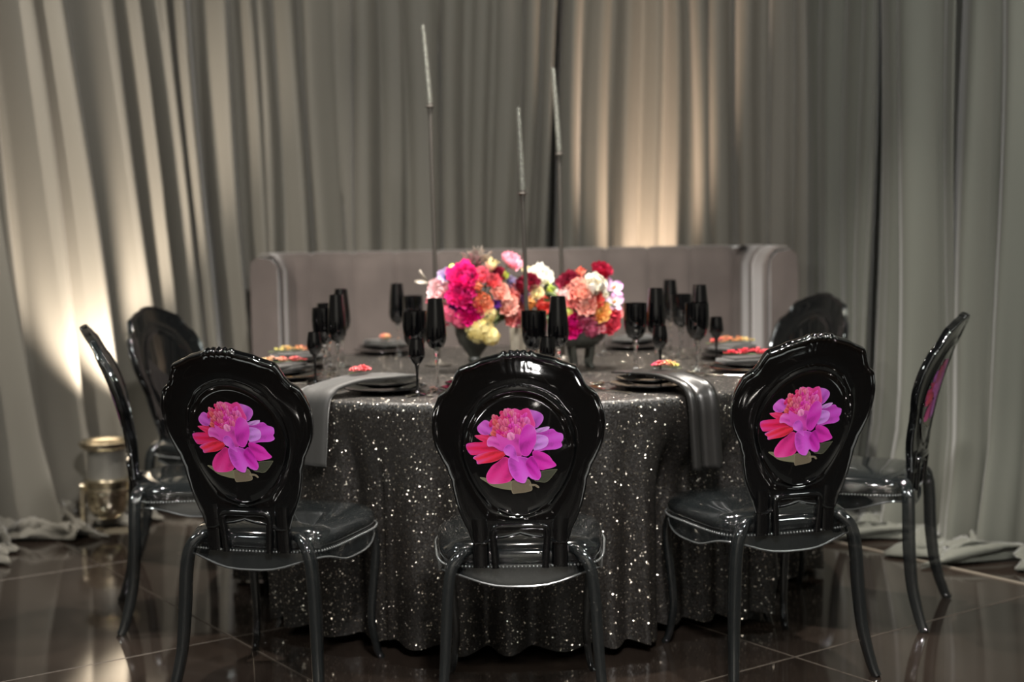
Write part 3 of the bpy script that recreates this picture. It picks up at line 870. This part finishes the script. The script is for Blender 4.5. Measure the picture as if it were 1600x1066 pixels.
for key in ('C', 'L1', 'L2', 'R1', 'R2', 'B1', 'B2'):
    x, y, az, ph = SET[key]; folded(x, y, az + (35 if key[0] in 'LR' else 0), 'grey napkin folded flat on the plates ' + ph)
# flower sprigs on the napkins
def sprig(x, y, az, z, cols, label, L_=0.14):
    t = thing('flower_sprig', label, 'flower', (x, y, z), R(az), 'flower sprigs on the napkins')
    rr = random.Random(hash((round(x * 100), round(y * 100))) & 255)
    b = MB(); b.sweep([(0, -L_ * 0.62, 0.004), (0, 0, 0.007), (0, L_ / 2, 0.008)], circ(0.0016, 6)); b.build('stem', mat('sprig_stem', (90, 105, 60), 0.6), t)
    b = MB()
    for i in range(70):
        u = rr.random(); yy = -L_ / 2 + L_ * u; w_ = 0.015 * math.sin(PI * min(1, 0.15 + u * 0.85)) + 0.004
        a = rr.uniform(0, PI); rad = w_ * rr.random() ** 0.5
        c_ = Vector((rad * math.cos(a), yy, 0.008 + 0.9 * rad * math.sin(a)))
        c1, c2 = cols; k = min(1, max(0, u + rr.uniform(-0.2, 0.2))); col = tuple(c1[q] * (1 - k) + c2[q] * k for q in range(3))
        r = rr.uniform(0.004, 0.0065)
        for q in range(4):
            an = 2 * PI * q / 4 + rr.random(); tl = Vector((math.cos(an), math.sin(an), 0.35)) * r * 1.3; sd = Vector((-math.sin(an), math.cos(an), 0)) * r * 0.6
            b.add([c_, c_ + tl * 0.6 + sd, c_ + tl + Vector((0, 0, r * .5)), c_ + tl * 0.6 - sd], [(0, 1, 2, 3)], lin(col))
    o = b.build('floret_cluster', M_petal, t); o['kind'] = 'stuff'
PK = (232, 100, 110); YG = (205, 205, 110); CR = (225, 200, 150); HP = (235, 70, 120)
sprig(-0.475, 4.435, -50, PT + 0.022, ((240, 130, 130), PK), 'small pink floret sprig on the front left napkin', 0.07)
sprig(0.475, 4.42, 60, PT + 0.022, (YG, HP), 'small magenta and lime floret sprig on the front right napkin', 0.09)
sprig(-0.78, 4.84, -75, PT + 0.02, (CR, PK), 'long cream to coral sprig on the nearer left side napkin', 0.15)
sprig(-0.80, 5.28, -80, PT + 0.02, (YG, (230, 120, 110)), 'long lime to coral sprig on the farther left side napkin', 0.17)
sprig(0.80, 4.83, 85, PT + 0.02, (PK, (225, 60, 80)), 'long red sprig on the nearer right side napkin', 0.16)
sprig(0.83, 5.33, -78, PT + 0.02, ((225, 90, 90), YG), 'long pink to lime sprig on the farther right side napkin', 0.17)
sprig(-0.52, 5.80, 20, PT + 0.02, (CR, PK), 'pale peach sprig on the napkin across the table, left', 0.08)
sprig(0.50, 5.82, -20, PT + 0.02, (CR, PK), 'pink sprig on the napkin across the table, right', 0.10)

# glasses
def make_goblet():
    t = thing('water_goblet', '', 'glass', group='black water goblets with clear stems')
    b = MB(); b.lathe([(0.0, 0.118), (0.012, 0.119), (0.025, 0.128), (0.034, 0.145), (0.039, 0.17), (0.0405, 0.20), (0.0395, 0.243), (0.0375, 0.243), (0.0385, 0.20), (0.036, 0.165), (0.022, 0.135), (0.0, 0.125)], 28); b.build('bowl', M_black, t)
    b = MB(); b.lathe([(0.0, 0.0), (0.036, 0.0), (0.036, 0.003), (0.012, 0.009), (0.006, 0.016), (0.005, 0.04), (0.008, 0.05), (0.005, 0.06), (0.006, 0.085), (0.011, 0.10), (0.007, 0.109), (0.012, 0.119), (0.0, 0.119)], 20); b.build('stem', M_clear, t)
    return t
def make_flute():
    t = thing('champagne_flute', '', 'glass', group='tall black champagne flutes with clear stems')
    b = MB(); b.lathe([(0.0, 0.130), (0.010, 0.131), (0.023, 0.139), (0.031, 0.155), (0.0335, 0.175), (0.031, 0.215), (0.0265, 0.26), (0.0235, 0.29), (0.0215, 0.29), (0.029, 0.215), (0.031, 0.178), (0.02, 0.148), (0.0, 0.136)], 28); b.build('bowl', M_black, t)
    b = MB(); b.lathe([(0.0, 0.0), (0.033, 0.0), (0.033, 0.003), (0.010, 0.008), (0.005, 0.016), (0.0045, 0.085), (0.009, 0.098), (0.005, 0.108), (0.009, 0.119), (0.006, 0.126), (0.010, 0.131), (0.0, 0.131)], 20); b.build('stem', M_clear, t)
    return t
def make_cordial():
    t = thing('cordial_glass', '', 'glass', group='small all-black cordial glasses')
    b = MB(); b.lathe([(0.0, 0.088), (0.005, 0.090), (0.014, 0.100), (0.0245, 0.116), (0.026, 0.124), (0.0245, 0.145), (0.0205, 0.172), (0.019, 0.172), (0.023, 0.145), (0.0235, 0.125), (0.0, 0.095)], 28); b.build('bowl', M_black, t)
    b = MB(); b.lathe([(0.0, 0.0), (0.028, 0.0), (0.028, 0.0025), (0.008, 0.008), (0.0045, 0.016), (0.0035, 0.05), (0.0045, 0.075), (0.008, 0.094), (0.0, 0.094)], 20); b.build('stem', M_black, t)
    return t
G, FL_, CO = make_goblet(), make_flute(), make_cordial()
GL = [
    (G, 0.070, 4.47, 'black goblet with clear stem ' + SET['C'][3]), (FL_, 0.145, 4.43, 'tall black flute ' + SET['C'][3]), (CO, 0.108, 4.33, 'small black cordial glass ' + SET['C'][3]),
    (G, -0.312, 4.575, 'black goblet with clear stem ' + SET['FL'][3]), (FL_, -0.237, 4.43, 'tall black flute ' + SET['FL'][3]), (CO, -0.292, 4.33, 'small black cordial glass ' + SET['FL'][3]),
    (G, 0.42, 4.82, 'black goblet with clear stem ' + SET['FR'][3]), (FL_, 0.495, 4.87, 'tall black flute ' + SET['FR'][3]), (CO, 0.492, 4.71, 'small black cordial glass ' + SET['FR'][3]),
    (G, -0.643, 4.86, 'black goblet with clear stem ' + SET['L1'][3]), (FL_, -0.590, 4.79, 'tall black flute ' + SET['L1'][3]), (CO, -0.655, 4.70, 'small black cordial glass ' + SET['L1'][3]),
    (G, -0.665, 5.14, 'black goblet with clear stem ' + SET['L2'][3]), (FL_, -0.628, 5.24, 'tall black flute ' + SET['L2'][3]),
    (G, 0.622, 4.76, 'black goblet with clear stem ' + SET['R1'][3]), (FL_, 0.672, 5.07, 'tall black flute ' + SET['R1'][3]), (CO, 0.735, 5.10, 'small black cordial glass ' + SET['R1'][3]),
    (G, 0.64, 5.36, 'black goblet with clear stem ' + SET['R2'][3]), (FL_, 0.62, 5.55, 'tall black flute ' + SET['R2'][3]),
    (G, -0.388, 5.60, 'black goblet with clear stem ' + SET['B1'][3]), (FL_, -0.455, 5.66, 'tall black flute ' + SET['B1'][3]),
    (FL_, 0.36, 5.55, 'tall flute half hidden by the bouquet ' + 'on the far side'),
]
used = set()
for (pr, x, y, lb) in GL:
    if pr in used: dup(pr, (x, y, TT), x * 7, lb)
    else: used.add(pr); pr.location = (x, y, TT); pr['label'] = lb

# cutlery
def make_knife():
    t = thing('table_knife', '', 'knife', group='polished table knives')
    b = MB(); b.sweep([(0, -0.11, 0.004), (0, -0.09, 0.005), (0, -0.02, 0.004)], rrect(0.006, 0.0028, 0.001)); b.build('handle', M_steel, t)
    b = MB(); V = [(-0.006, -0.02, 0.002), (0.007, -0.02, 0.002), (0.009, 0.05, 0.002), (0.006, 0.09, 0.002), (-0.004, 0.105, 0.002), (-0.006, 0.05, 0.002)]
    n = 6; b.add(V + [(v[0], v[1], 0.004) for v in V], [tuple(range(n - 1, -1, -1)), tuple(range(n, 2 * n))] + [(i, (i + 1) % n, n + (i + 1) % n, n + i) for i in range(n)]); b.build('blade', M_steel, t, smooth=False)
    return t
def make_fork():
    t = thing('table_fork', '', 'fork', group='polished table forks')
    b = MB(); b.sweep([(0, -0.10, 0.005), (0, -0.06, 0.004), (0, 0.0, 0.004), (0, 0.03, 0.003)], rrect(0.005, 0.002, 0.0008), scales=[1.3, 1, 0.6, 0.8])
    b.build('handle', M_steel, t)
    b = MB(); b.sweep([(0, 0.028, 0.003), (0, 0.04, 0.003), (0, 0.055, 0.004)], rrect(0.011, 0.0015, 0.0006), scales=[0.5, 1, 1])
    for k in range(4):
        x = -0.0093 + 0.0062 * k; b.sweep([(x, 0.053, 0.004), (x, 0.075, 0.005), (x, 0.098, 0.009)], rrect(0.0017, 0.0012, 0.0004))
    b.build('tines', M_steel, t); return t
def make_spoon():
    t = thing('dessert_spoon', '', 'spoon', group='polished spoons')
    b = MB(); b.sweep([(0, -0.10, 0.005), (0, -0.06, 0.004), (0, 0.0, 0.004), (0, 0.05, 0.006)], rrect(0.005, 0.002, 0.0008), scales=[1.3, 1, 0.6, 0.6]); b.build('handle', M_steel, t)
    b = MB(); V = []; n = 20
    for (u, z) in ((1, 0.007), (0.7, 0.0025), (0.3, 0.001)):
        for k in range(n):
            a = 2 * PI * k / n; V.append((0.018 * u * math.cos(a), 0.074 + 0.027 * u * math.sin(a), z))
    F = [(r * n + k, r * n + (k + 1) % n, (r + 1) * n + (k + 1) % n, (r + 1) * n + k) for r in range(2) for k in range(n)] + [tuple(2 * n + k for k in range(n))]
    b.add(V, F); o = b.build('bowl', M_steel, t); s = o.modifiers.new('thickness', 'SOLIDIFY'); s.thickness = 0.0012; return t
KN, FK, SP = make_knife(), make_fork(), make_spoon()
usedc = set()
def put(pr, x, y, az, lb):
    if pr in usedc: dup(pr, (x, y, TT), R(az), lb)
    else: usedc.add(pr); pr.location = (x, y, TT); pr.rotation_euler = (0, 0, R(az)); pr['label'] = lb
for key, (x, y, az, ph) in SET.items():
    if key in ('B1', 'B2'): continue
    a = R(az); out = Vector((math.sin(a), -math.cos(a))); rt = Vector((math.cos(a), math.sin(a)))
    q = Vector((x, y)) + rt * 0.150 - out * 0.01; put(KN, q.x, q.y, az, 'polished knife on the right of the plates ' + ph)
    q = Vector((x, y)) - rt * 0.150 - out * 0.01; put(FK, q.x, q.y, az, 'polished fork on the left of the plates ' + ph)
    if key in ('L1', 'R1', 'FR'):
        q = Vector((x, y)) - out * 0.165; put(SP, q.x, q.y, az + 80, 'polished spoon lying above the plates ' + ph)

# ------------------------------------------------------------------ flowers
def petal_geo(L_, W_, cup, curl, n=5):
    """petal along +Y from origin, normal +Z"""
    V = []; F = []
    for i in range(n):
        v = i / (n - 1)
        wd = W_ * math.sin(PI * (0.12 + 0.80 * v) ** 0.9) ** 0.7 * (0.35 + 0.65 * min(1, v * 1.8))
        for j in range(5):
            u = j / 2 - 1
            V.append(Vector((wd / 2 * u, L_ * v - 0.04 * L_ * u * u * (v > 0.8), cup * L_ * (u * u) * 0.35 * v + curl * L_ * v * v)))
    for i in range(n - 1):
        for j in range(4):
            a = i * 5 + j; F.append((a, a + 1, a + 6, a + 5))
    return V, F
def bloom(name, parent, pos, r, kind, c1, c2, face, seed=0, label=None):
    rr = random.Random(seed * 7 + 1)
    b = MB()
    q = Vector(face).normalized().to_track_quat('Z', 'Y').to_matrix().to_4x4()
    def petal(L_, W_, cup, curl, tilt, az, base, ca, cb, jit=0.1):
        V, F = petal_geo(L_, W_, cup, curl)
        Mx = Matrix.Rotation(az, 4, 'Z') @ Matrix.Translation((0, base, 0)) @ Matrix.Rotation(tilt, 4, 'X')
        V = [Mx @ v for v in V]
        k = rr.uniform(1 - jit, 1 + jit)
        cols = []
        for i in range(5):
            t = i / 4
            for j in range(5): cols.append(tuple(min(1, (ca[z] * (1 - t) + cb[z] * t) * k) for z in range(3)))
        b.add(V, F, cols)
    A, B = lin(c1), lin(c2)   # base/centre, tip
    if kind in ('rose', 'peony'):
        lay = 6 if kind == 'rose' else 7
        for l in range(lay):
            f = l / (lay - 1)                  # 0 outer .. 1 inner
            n = int(8 - 4 * f) if kind == 'rose' else int(11 - 3 * f)
            L_ = r * (1.02 - 0.45 * f); W_ = r * (1.05 - 0.5 * f) * (0.8 if kind == 'peony' else 1)
            tilt = R(12 + 72 * f)
            for k_ in range(n):
                petal(L_ * rr.uniform(0.88, 1.08), W_, 0.9, 0.22 - 0.1 * f, tilt + rr.uniform(-0.12, 0.12), 2 * PI * (k_ / n) + l * 0.7 + rr.uniform(-0.15, 0.15), r * 0.06 * (1 - f), A, B, 0.14)
    elif kind == 'anemone':
        for l in range(2):
            for k_ in range(6): petal(r * (1 - 0.1 * l), r * 0.85, 0.5, 0.15, R(18 + 14 * l), 2 * PI * k_ / 6 + l * 0.5, r * 0.05, A, B)
        b.lathe([(0, 0.02 * r), (r * 0.24, 0.06 * r), (r * 0.2, r * 0.26), (0, r * 0.34)], 10, lin((30, 20, 40)))
    elif kind == 'orchid':
        for k_ in range(5): petal(r * (1.05 if k_ in (1, 4) else 0.9), r * (0.95 if k_ in (1, 4) else 0.55), 0.3, 0.08, R(10), 2 * PI * k_ / 5, r * 0.05, A, B)
        for k_ in range(3): petal(r * 0.4, r * 0.3, 0.9, 0.4, R(50), 2 * PI * k_ / 3, 0, lin((200, 60, 120)), lin((240, 200, 90)))
    elif kind == 'calla':
        for k_ in range(4): petal(r * 1.25, r * 1.3, 1.2, 0.05, R(52 + 6 * k_), 2 * PI * k_ / 4, r * 0.05, A, B, 0.03)
    elif kind == 'spiky':
        for k_ in range(60):
            f = rr.random(); az = rr.uniform(0, 2 * PI); tilt = R(10 + 72 * f)
            petal(r * rr.uniform(0.75, 1.15), r * 0.12, 0.4, 0.05, tilt, az, 0, A, B, 0.2)
        b.lathe([(0, 0), (r * 0.3, 0.1 * r), (r * 0.26, r * 0.4), (0, r * 0.5)], 10, A)
    elif kind == 'cluster':
        for k_ in range(110):
            d = Vector((rr.gauss(0, 1), rr.gauss(0, 1), abs(rr.gauss(0, 1)))).normalized() * r * rr.uniform(0.75, 1.0)
            fr = r * 0.24; qq = d.normalized().to_track_quat('Z', 'Y').to_matrix().to_4x4(); kk = rr.random()
            for p_ in range(4):
                Mx = Matrix.Translation(d) @ qq @ Matrix.Rotation(p_ * PI / 2, 4, 'Z')
                V = [Mx @ Vector(v) for v in ((0, 0, 0), (fr * 0.45, fr * 0.6, fr * 0.2), (0, fr * 1.1, fr * 0.1), (-fr * 0.45, fr * 0.6, fr * 0.2))]
                b.add(V, [(0, 1, 2, 3)], tuple(A[z] * (1 - kk) + B[z] * kk for z in range(3)))
    elif kind == 'ball':
        b.lathe([(0, -r), (r * 0.7, -r * 0.7), (r, 0), (r * 0.7, r * 0.7), (r * 0.2, r * 0.95), (0, r * 0.9)], 12, B)
    elif kind == 'bud':
        for l in range(3):
            for k_ in range(4): petal(r * 1.7, r * 1.1, 1.4, -0.12, R(78 + 4 * l), 2 * PI * k_ / 4 + l * 0.6, r * 0.28 * (1 - l * 0.3), A, B)
    elif kind == 'leaf':
        for k_ in range(3): petal(r * (1.7 - 0.3 * k_), r * 0.55, 0.4, 0.1 * (k_ - 1), R(70 - 22 * k_), k_ * 2.1, 0, A, B)
    T = Matrix.Translation(pos) @ q
    b.xf(T)
    o = b.build(name, M_petal, parent, auto=180)
    if label: o['label'] = label
    return o
K = 1 / 440.0
def arrangement(t, px0, rimz, ccy, Rr, items):
    """items: (across in units, height above table in units, radius, kind, name, c1, c2, depth)"""
    for i, it in enumerate(items):
        (x, z, r, kind, nm, c1, c2) = it[:7]
        dx = x * K; hz = z * K
        cx, cz = 0.0, ccy
        d = math.hypot(dx, hz - cz)
        dy = -math.sqrt(max(0.0, Rr * Rr - d * d)) if d < Rr else 0.0
        if len(it) > 7: dy = it[7]
        face = (dx * 1.0, dy - 0.13, (hz - cz) * 1.1 + 0.045)
        bloom(nm, t, Vector((dx, dy * 0.8, hz)), r * K * 1.13, kind, c1, c2, face, seed=i + px0)
        # hidden stem into the vase
    b = MB()
    for i, it in enumerate(items):
        dx, hz = it[0] * K, it[1] * K
        d = math.hypot(dx, hz - ccy); dy = -math.sqrt(max(0.0, Rr * Rr - d * d)) if d < Rr else 0.0
        if len(it) > 7: dy = it[7]
        top = Vector((dx, dy * 0.8, hz)); bs = Vector((dx * 0.12, dy * 0.1, rimz - 0.05)); md = top.lerp(bs, 0.5) + Vector((0, 0, 0.01))
        b.sweep([bs, md, top], circ(0.0022, 5), lin((70, 90, 50)))
    o = b.build('flower_stems', M_petal, t)
    # foliage that fills between blooms
    b = MB(); rr = random.Random(px0)
    for i in range(60):
        u = Vector((rr.gauss(0, 1), rr.gauss(0, 1) - 0.3, rr.gauss(0, 0.8) + 0.2)).normalized()
        p = Vector((0, 0, ccy)) + Vector((u.x * Rr * 0.75, u.y * Rr * 0.62, u.z * Rr * 0.62))
        V, F = petal_geo(0.045, 0.02, 0.3, 0.1)
        Mx = Matrix.Translation(p) @ u.to_track_quat('Y', 'Z').to_matrix().to_4x4() @ Matrix.Rotation(rr.uniform(0, 6), 4, 'Y')
        g_ = rr.random(); b.add([Mx @ v for v in V], F, lin((50 + 40 * g_, 66 + 34 * g_, 40 + 20 * g_)))
    o = b.build('foliage', M_petal, t); o['kind'] = 'stuff'

def H(py): return (579 - py)         # height units above the table for the bouquets
HOT = ((215, 10, 110), (250, 70, 165)); MAG = ((190, 0, 100), (235, 30, 140)); PALE = ((235, 130, 150), (250, 220, 220))
ROSEP = ((190, 50, 90), (235, 110, 140)); COR = ((230, 70, 85), (253, 165, 160)); BUR = ((70, 8, 26), (150, 40, 66)); LIL = ((90, 80, 150), (190, 175, 205))
PUR = ((50, 10, 90), (110, 50, 150)); YEL = ((200, 175, 95), (238, 226, 170)); WHT = ((235, 225, 190), (252, 248, 240)); ORG = ((225, 100, 65), (245, 165, 130)); PEA = ((238, 110, 100), (255, 205, 190))
CRM = ((225, 205, 140), (245, 235, 200)); GRN = ((110, 140, 40), (205, 220, 110)); PLM = ((70, 30, 70), (140, 100, 150)); GRY = ((110, 100, 90), (185, 175, 165))
a1 = thing('flower_arrangement', 'largest bouquet, hot pink and coral blooms in a dark grey urn', 'flowers', (-0.135, 5.08, TT), 0, 'bouquets in the middle of the table')
b = MB(); b.lathe([(0.0, 0.0), (0.045, 0.0), (0.046, 0.006), (0.030, 0.014), (0.020, 0.026), (0.024, 0.036), (0.020, 0.046), (0.034, 0.066), (0.056, 0.095), (0.068, 0.13), (0.070, 0.165), (0.066, 0.175), (0.060, 0.165), (0.05, 0.12), (0.0, 0.08)], 36); b.build('urn', M_vase, a1)
items = [(-40, H(434), 15, 'anemone', 'anemone', *LIL), (-32, H(419), 6, 'ball', 'billy_button', *GRN), (-13, H(436), 24, 'peony', 'peony', *HOT), (-16, H(459), 22, 'peony', 'peony', *HOT),
         (-48, H(456), 20, 'rose', 'garden_rose', *PALE), (-24, H(473), 12, 'anemone', 'anemone', *PUR), (-4, H(487), 19, 'peony', 'peony', *MAG), (-36, H(488), 17, 'cluster', 'stock_flower', *ROSEP),
         (-18, H(496), 15, 'cluster', 'stock_flower', *ROSEP), (8, H(451), 10, 'bud', 'rosebud', *ORG), (14, H(473), 16, 'rose', 'garden_rose', *ORG), (22, H(490), 14, 'cluster', 'hydrangea', *YEL),
         (10, H(512), 20, 'cluster', 'hydrangea', *YEL, -0.11), (26, H(524), 13, 'cluster', 'hydrangea', *YEL, -0.12), (6, H(413), 25, 'spiky', 'protea', *GRY), (26, H(424), 13, 'bud', 'white_bud', *CRM), (37, H(432), 13, 'rose', 'burgundy_rose', *BUR),
         (55, H(414), 18, 'rose', 'garden_rose', (225, 20, 110), (250, 190, 205)), (30, H(441), 12, 'rose', 'spray_rose', (225, 60, 80), (245, 120, 130)), (46, H(437), 8, 'bud', 'lime_bud', *GRN), (58, H(446), 13, 'anemone', 'anemone', *LIL),
         (40, H(457), 15, 'rose', 'spray_rose', *PEA), (60, H(460), 15, 'rose', 'spray_rose', *COR), (50, H(477), 17, 'rose', 'garden_rose', *PEA), (54, H(495), 15, 'rose', 'spray_rose', *COR),
         (34, H(474), 9, 'anemone', 'anemone', *PUR), (-70, H(441), 14, 'leaf', 'grey_leaf', (120, 112, 100), (190, 182, 170)), (-62, H(470), 10, 'rose', 'spray_rose', (190, 40, 70), (230, 110, 130)), (72, H(450), 13, 'rose', 'burgundy_rose', *BUR), (76, H(470), 12, 'rose', 'plum_rose', *PLM),
         (0, H(440), 10, 'leaf', 'dark_leaf', (40, 40, 36), (70, 66, 60)), (14, H(432), 13, 'rose', 'spray_rose', (220, 40, 90), (248, 140, 160)), (70, H(490), 11, 'rose', 'spray_rose', *COR)]
arrangement(a1, 1, 0.165, 0.255, 0.13, items)
a2 = thing('flower_arrangement', 'low cream and burgundy bouquet in a pale cylinder vase, middle of the three', 'flowers', (0.045, 5.20, TT), 0, 'bouquets in the middle of the table')
b = MB(); b.lathe([(0.0, 0.0), (0.050, 0.0), (0.053, 0.004), (0.053, 0.15), (0.050, 0.156), (0.047, 0.15), (0.047, 0.02), (0.0, 0.018)], 36); b.build('vase', M_vase2, a2)
items = [(8, H(432), 10, 'rose', 'cream_rose', *CRM), (26, H(440), 20, 'peony', 'white_peony', *WHT), (10, H(447), 15, 'rose', 'burgundy_rose', *BUR), (20, H(462), 12, 'rose', 'cream_rose', *CRM),
         (8, H(480), 14, 'bud', 'orange_bud', (225, 110, 70), (245, 190, 120)), (-6, H(482), 12, 'rose', 'spray_rose', *COR), (-14, H(462), 13, 'rose', 'burgundy_rose', *BUR), (38, H(462), 10, 'bud', 'lime_bud', *GRN), (44, H(464), 11, 'rose', 'white_rose', *WHT),
         (30, H(482), 14, 'rose', 'spray_rose', (215, 50, 60), (240, 110, 100)), (-20, H(485), 13, 'rose', 'plum_rose', *PLM), (-8, H(500), 14, 'cluster', 'stock_flower', *ROSEP), (16, H(502), 13, 'rose', 'spray_rose', *COR)]
arrangement(a2, 2, 0.15, 0.225, 0.11, items)
a3 = thing('flower_arrangement', 'rightmost bouquet with big white bloom and lilac orchid in grey footed bowl', 'flowers', (0.245, 5.06, TT), 0, 'bouquets in the middle of the table')
b = MB(); b.lathe([(0.0, 0.070), (0.03, 0.072), (0.062, 0.085), (0.084, 0.108), (0.092, 0.135), (0.088, 0.138), (0.078, 0.115), (0.05, 0.095), (0.0, 0.088)], 36); b.build('bowl', M_vase, a3)
for k in range(4):
    an = PI / 4 + k * PI / 2 + 0.2; cs, sn = math.cos(an), math.sin(an)
    b = MB(); b.sweep(catmull([(0.05 * cs, 0.05 * sn, 0.085), (0.046 * cs, 0.046 * sn, 0.05), (0.040 * cs, 0.040 * sn, 0.02), (0.052 * cs, 0.052 * sn, 0.003)], 4), rrect(0.009, 0.006, 0.002), up=(cs, sn, 0.01)); b.build('leg', M_vase, a3)
items = [(-18, H(446), 17, 'rose', 'burgundy_rose', *BUR), (32, H(432), 17, 'rose', 'burgundy_rose', (100, 8, 30), (165, 30, 60)), (18, H(456), 24, 'calla', 'white_lily', *WHT), (20, H(450), 18, 'rose', 'white_rose', *WHT), (-2, H(458), 19, 'rose', 'coral_rose', *PEA),
         (6, H(478), 17, 'rose', 'coral_rose', *PEA), (-12, H(472), 14, 'rose', 'spray_rose', *COR), (34, H(467), 11, 'calla', 'white_petal', *WHT), (50, H(456), 18, 'orchid', 'orchid', (240, 215, 230), (200, 140, 200)), (50, H(476), 16, 'orchid', 'orchid', (250, 235, 240), (225, 170, 215)),
         (26, H(489), 16, 'rose', 'yellow_rose', (235, 120, 80), (245, 200, 120)), (-14, H(507), 19, 'peony', 'peony', *MAG), (6, H(500), 16, 'peony', 'dahlia', (150, 20, 60), (220, 120, 150)), (14, H(514), 13, 'cluster', 'stock_flower', (160, 40, 80), (215, 110, 140)),
         (40, H(505), 19, 'rose', 'burgundy_rose', (140, 14, 60), (235, 80, 100)), (24, H(508), 12, 'rose', 'spray_rose', (220, 90, 120), (245, 180, 190)), (20, H(472), 13, 'rose', 'spray_rose', (215, 50, 60), (240, 110, 100)), (-20, H(488), 8, 'ball', 'green_berry', *GRN), (0, H(436), 10, 'bud', 'coral_bud', (225, 90, 90), (245, 150, 130)),
         (-24, H(462), 12, 'cluster', 'stock_flower', (220, 150, 150), (245, 205, 200)), (52, H(492), 12, 'rose', 'spray_rose', *COR)]
arrangement(a3, 3, 0.13, 0.22, 0.12, items)

# tall candlesticks
def candlestick(x, y, zj, zt, leanx, clean, label):
    t = thing('candlestick', label, 'candlestick', (x, y, TT), 0, 'tall pewter candlesticks with glitter tapers')
    hj = zj - TT; L_ = zt - zj
    b = MB(); b.lathe([(0.0, 0.0), (0.05, 0.0), (0.05, 0.005), (0.02, 0.012), (0.009, 0.025), (0.0, 0.025)], 28); b.build('base', M_stem, t)
    n = 8; b = MB(); b.sweep([(leanx * u / n, 0, 0.015 + (hj - 0.015) * u / n) for u in range(n + 1)], circ(0.0080, 12), up=(0, 1, 0), scales=[1 - 0.1 * u / n for u in range(n + 1)]); b.build('stem', M_stem, t)
    b = MB(); b.lathe([(0.0, -0.024), (0.008, -0.024), (0.0095, -0.004), (0.017, 0.0), (0.017, 0.003), (0.011, 0.006), (0.011, 0.014), (0.0, 0.014)], 20, M=Matrix.Translation((leanx, 0, hj))); b.build('candle_cup', M_stem, t)
    b = MB(); b.sweep([(leanx + clean * (u / 6) ** 1.15, 0, hj + 0.005 + L_ * u / 6) for u in range(7)], circ(0.0105, 12), up=(0, 1, 0), scales=[1 - 0.28 * u / 6 for u in range(7)]); c = b.build('taper_candle', M_candle, t)
    b = MB(); b.sweep([(leanx + clean, 0, hj + 0.005 + L_), (leanx + clean, 0, hj + 0.013 + L_)], circ(0.0015, 6), up=(0, 1, 0)); b.build('wick', M_vase, c)
candlestick(-0.275, 5.25, 1.705, 1.995, -0.010, -0.020, 'tallest candlestick, left of the bouquets, with silver glitter taper')
candlestick(0.055, 4.88, 1.375, 1.662, -0.010, -0.010, 'shortest candlestick, the middle one of the three')
candlestick(0.19, 5.28, 1.525, 1.835, -0.004, -0.018, 'middle-height candlestick, rightmost of the three')
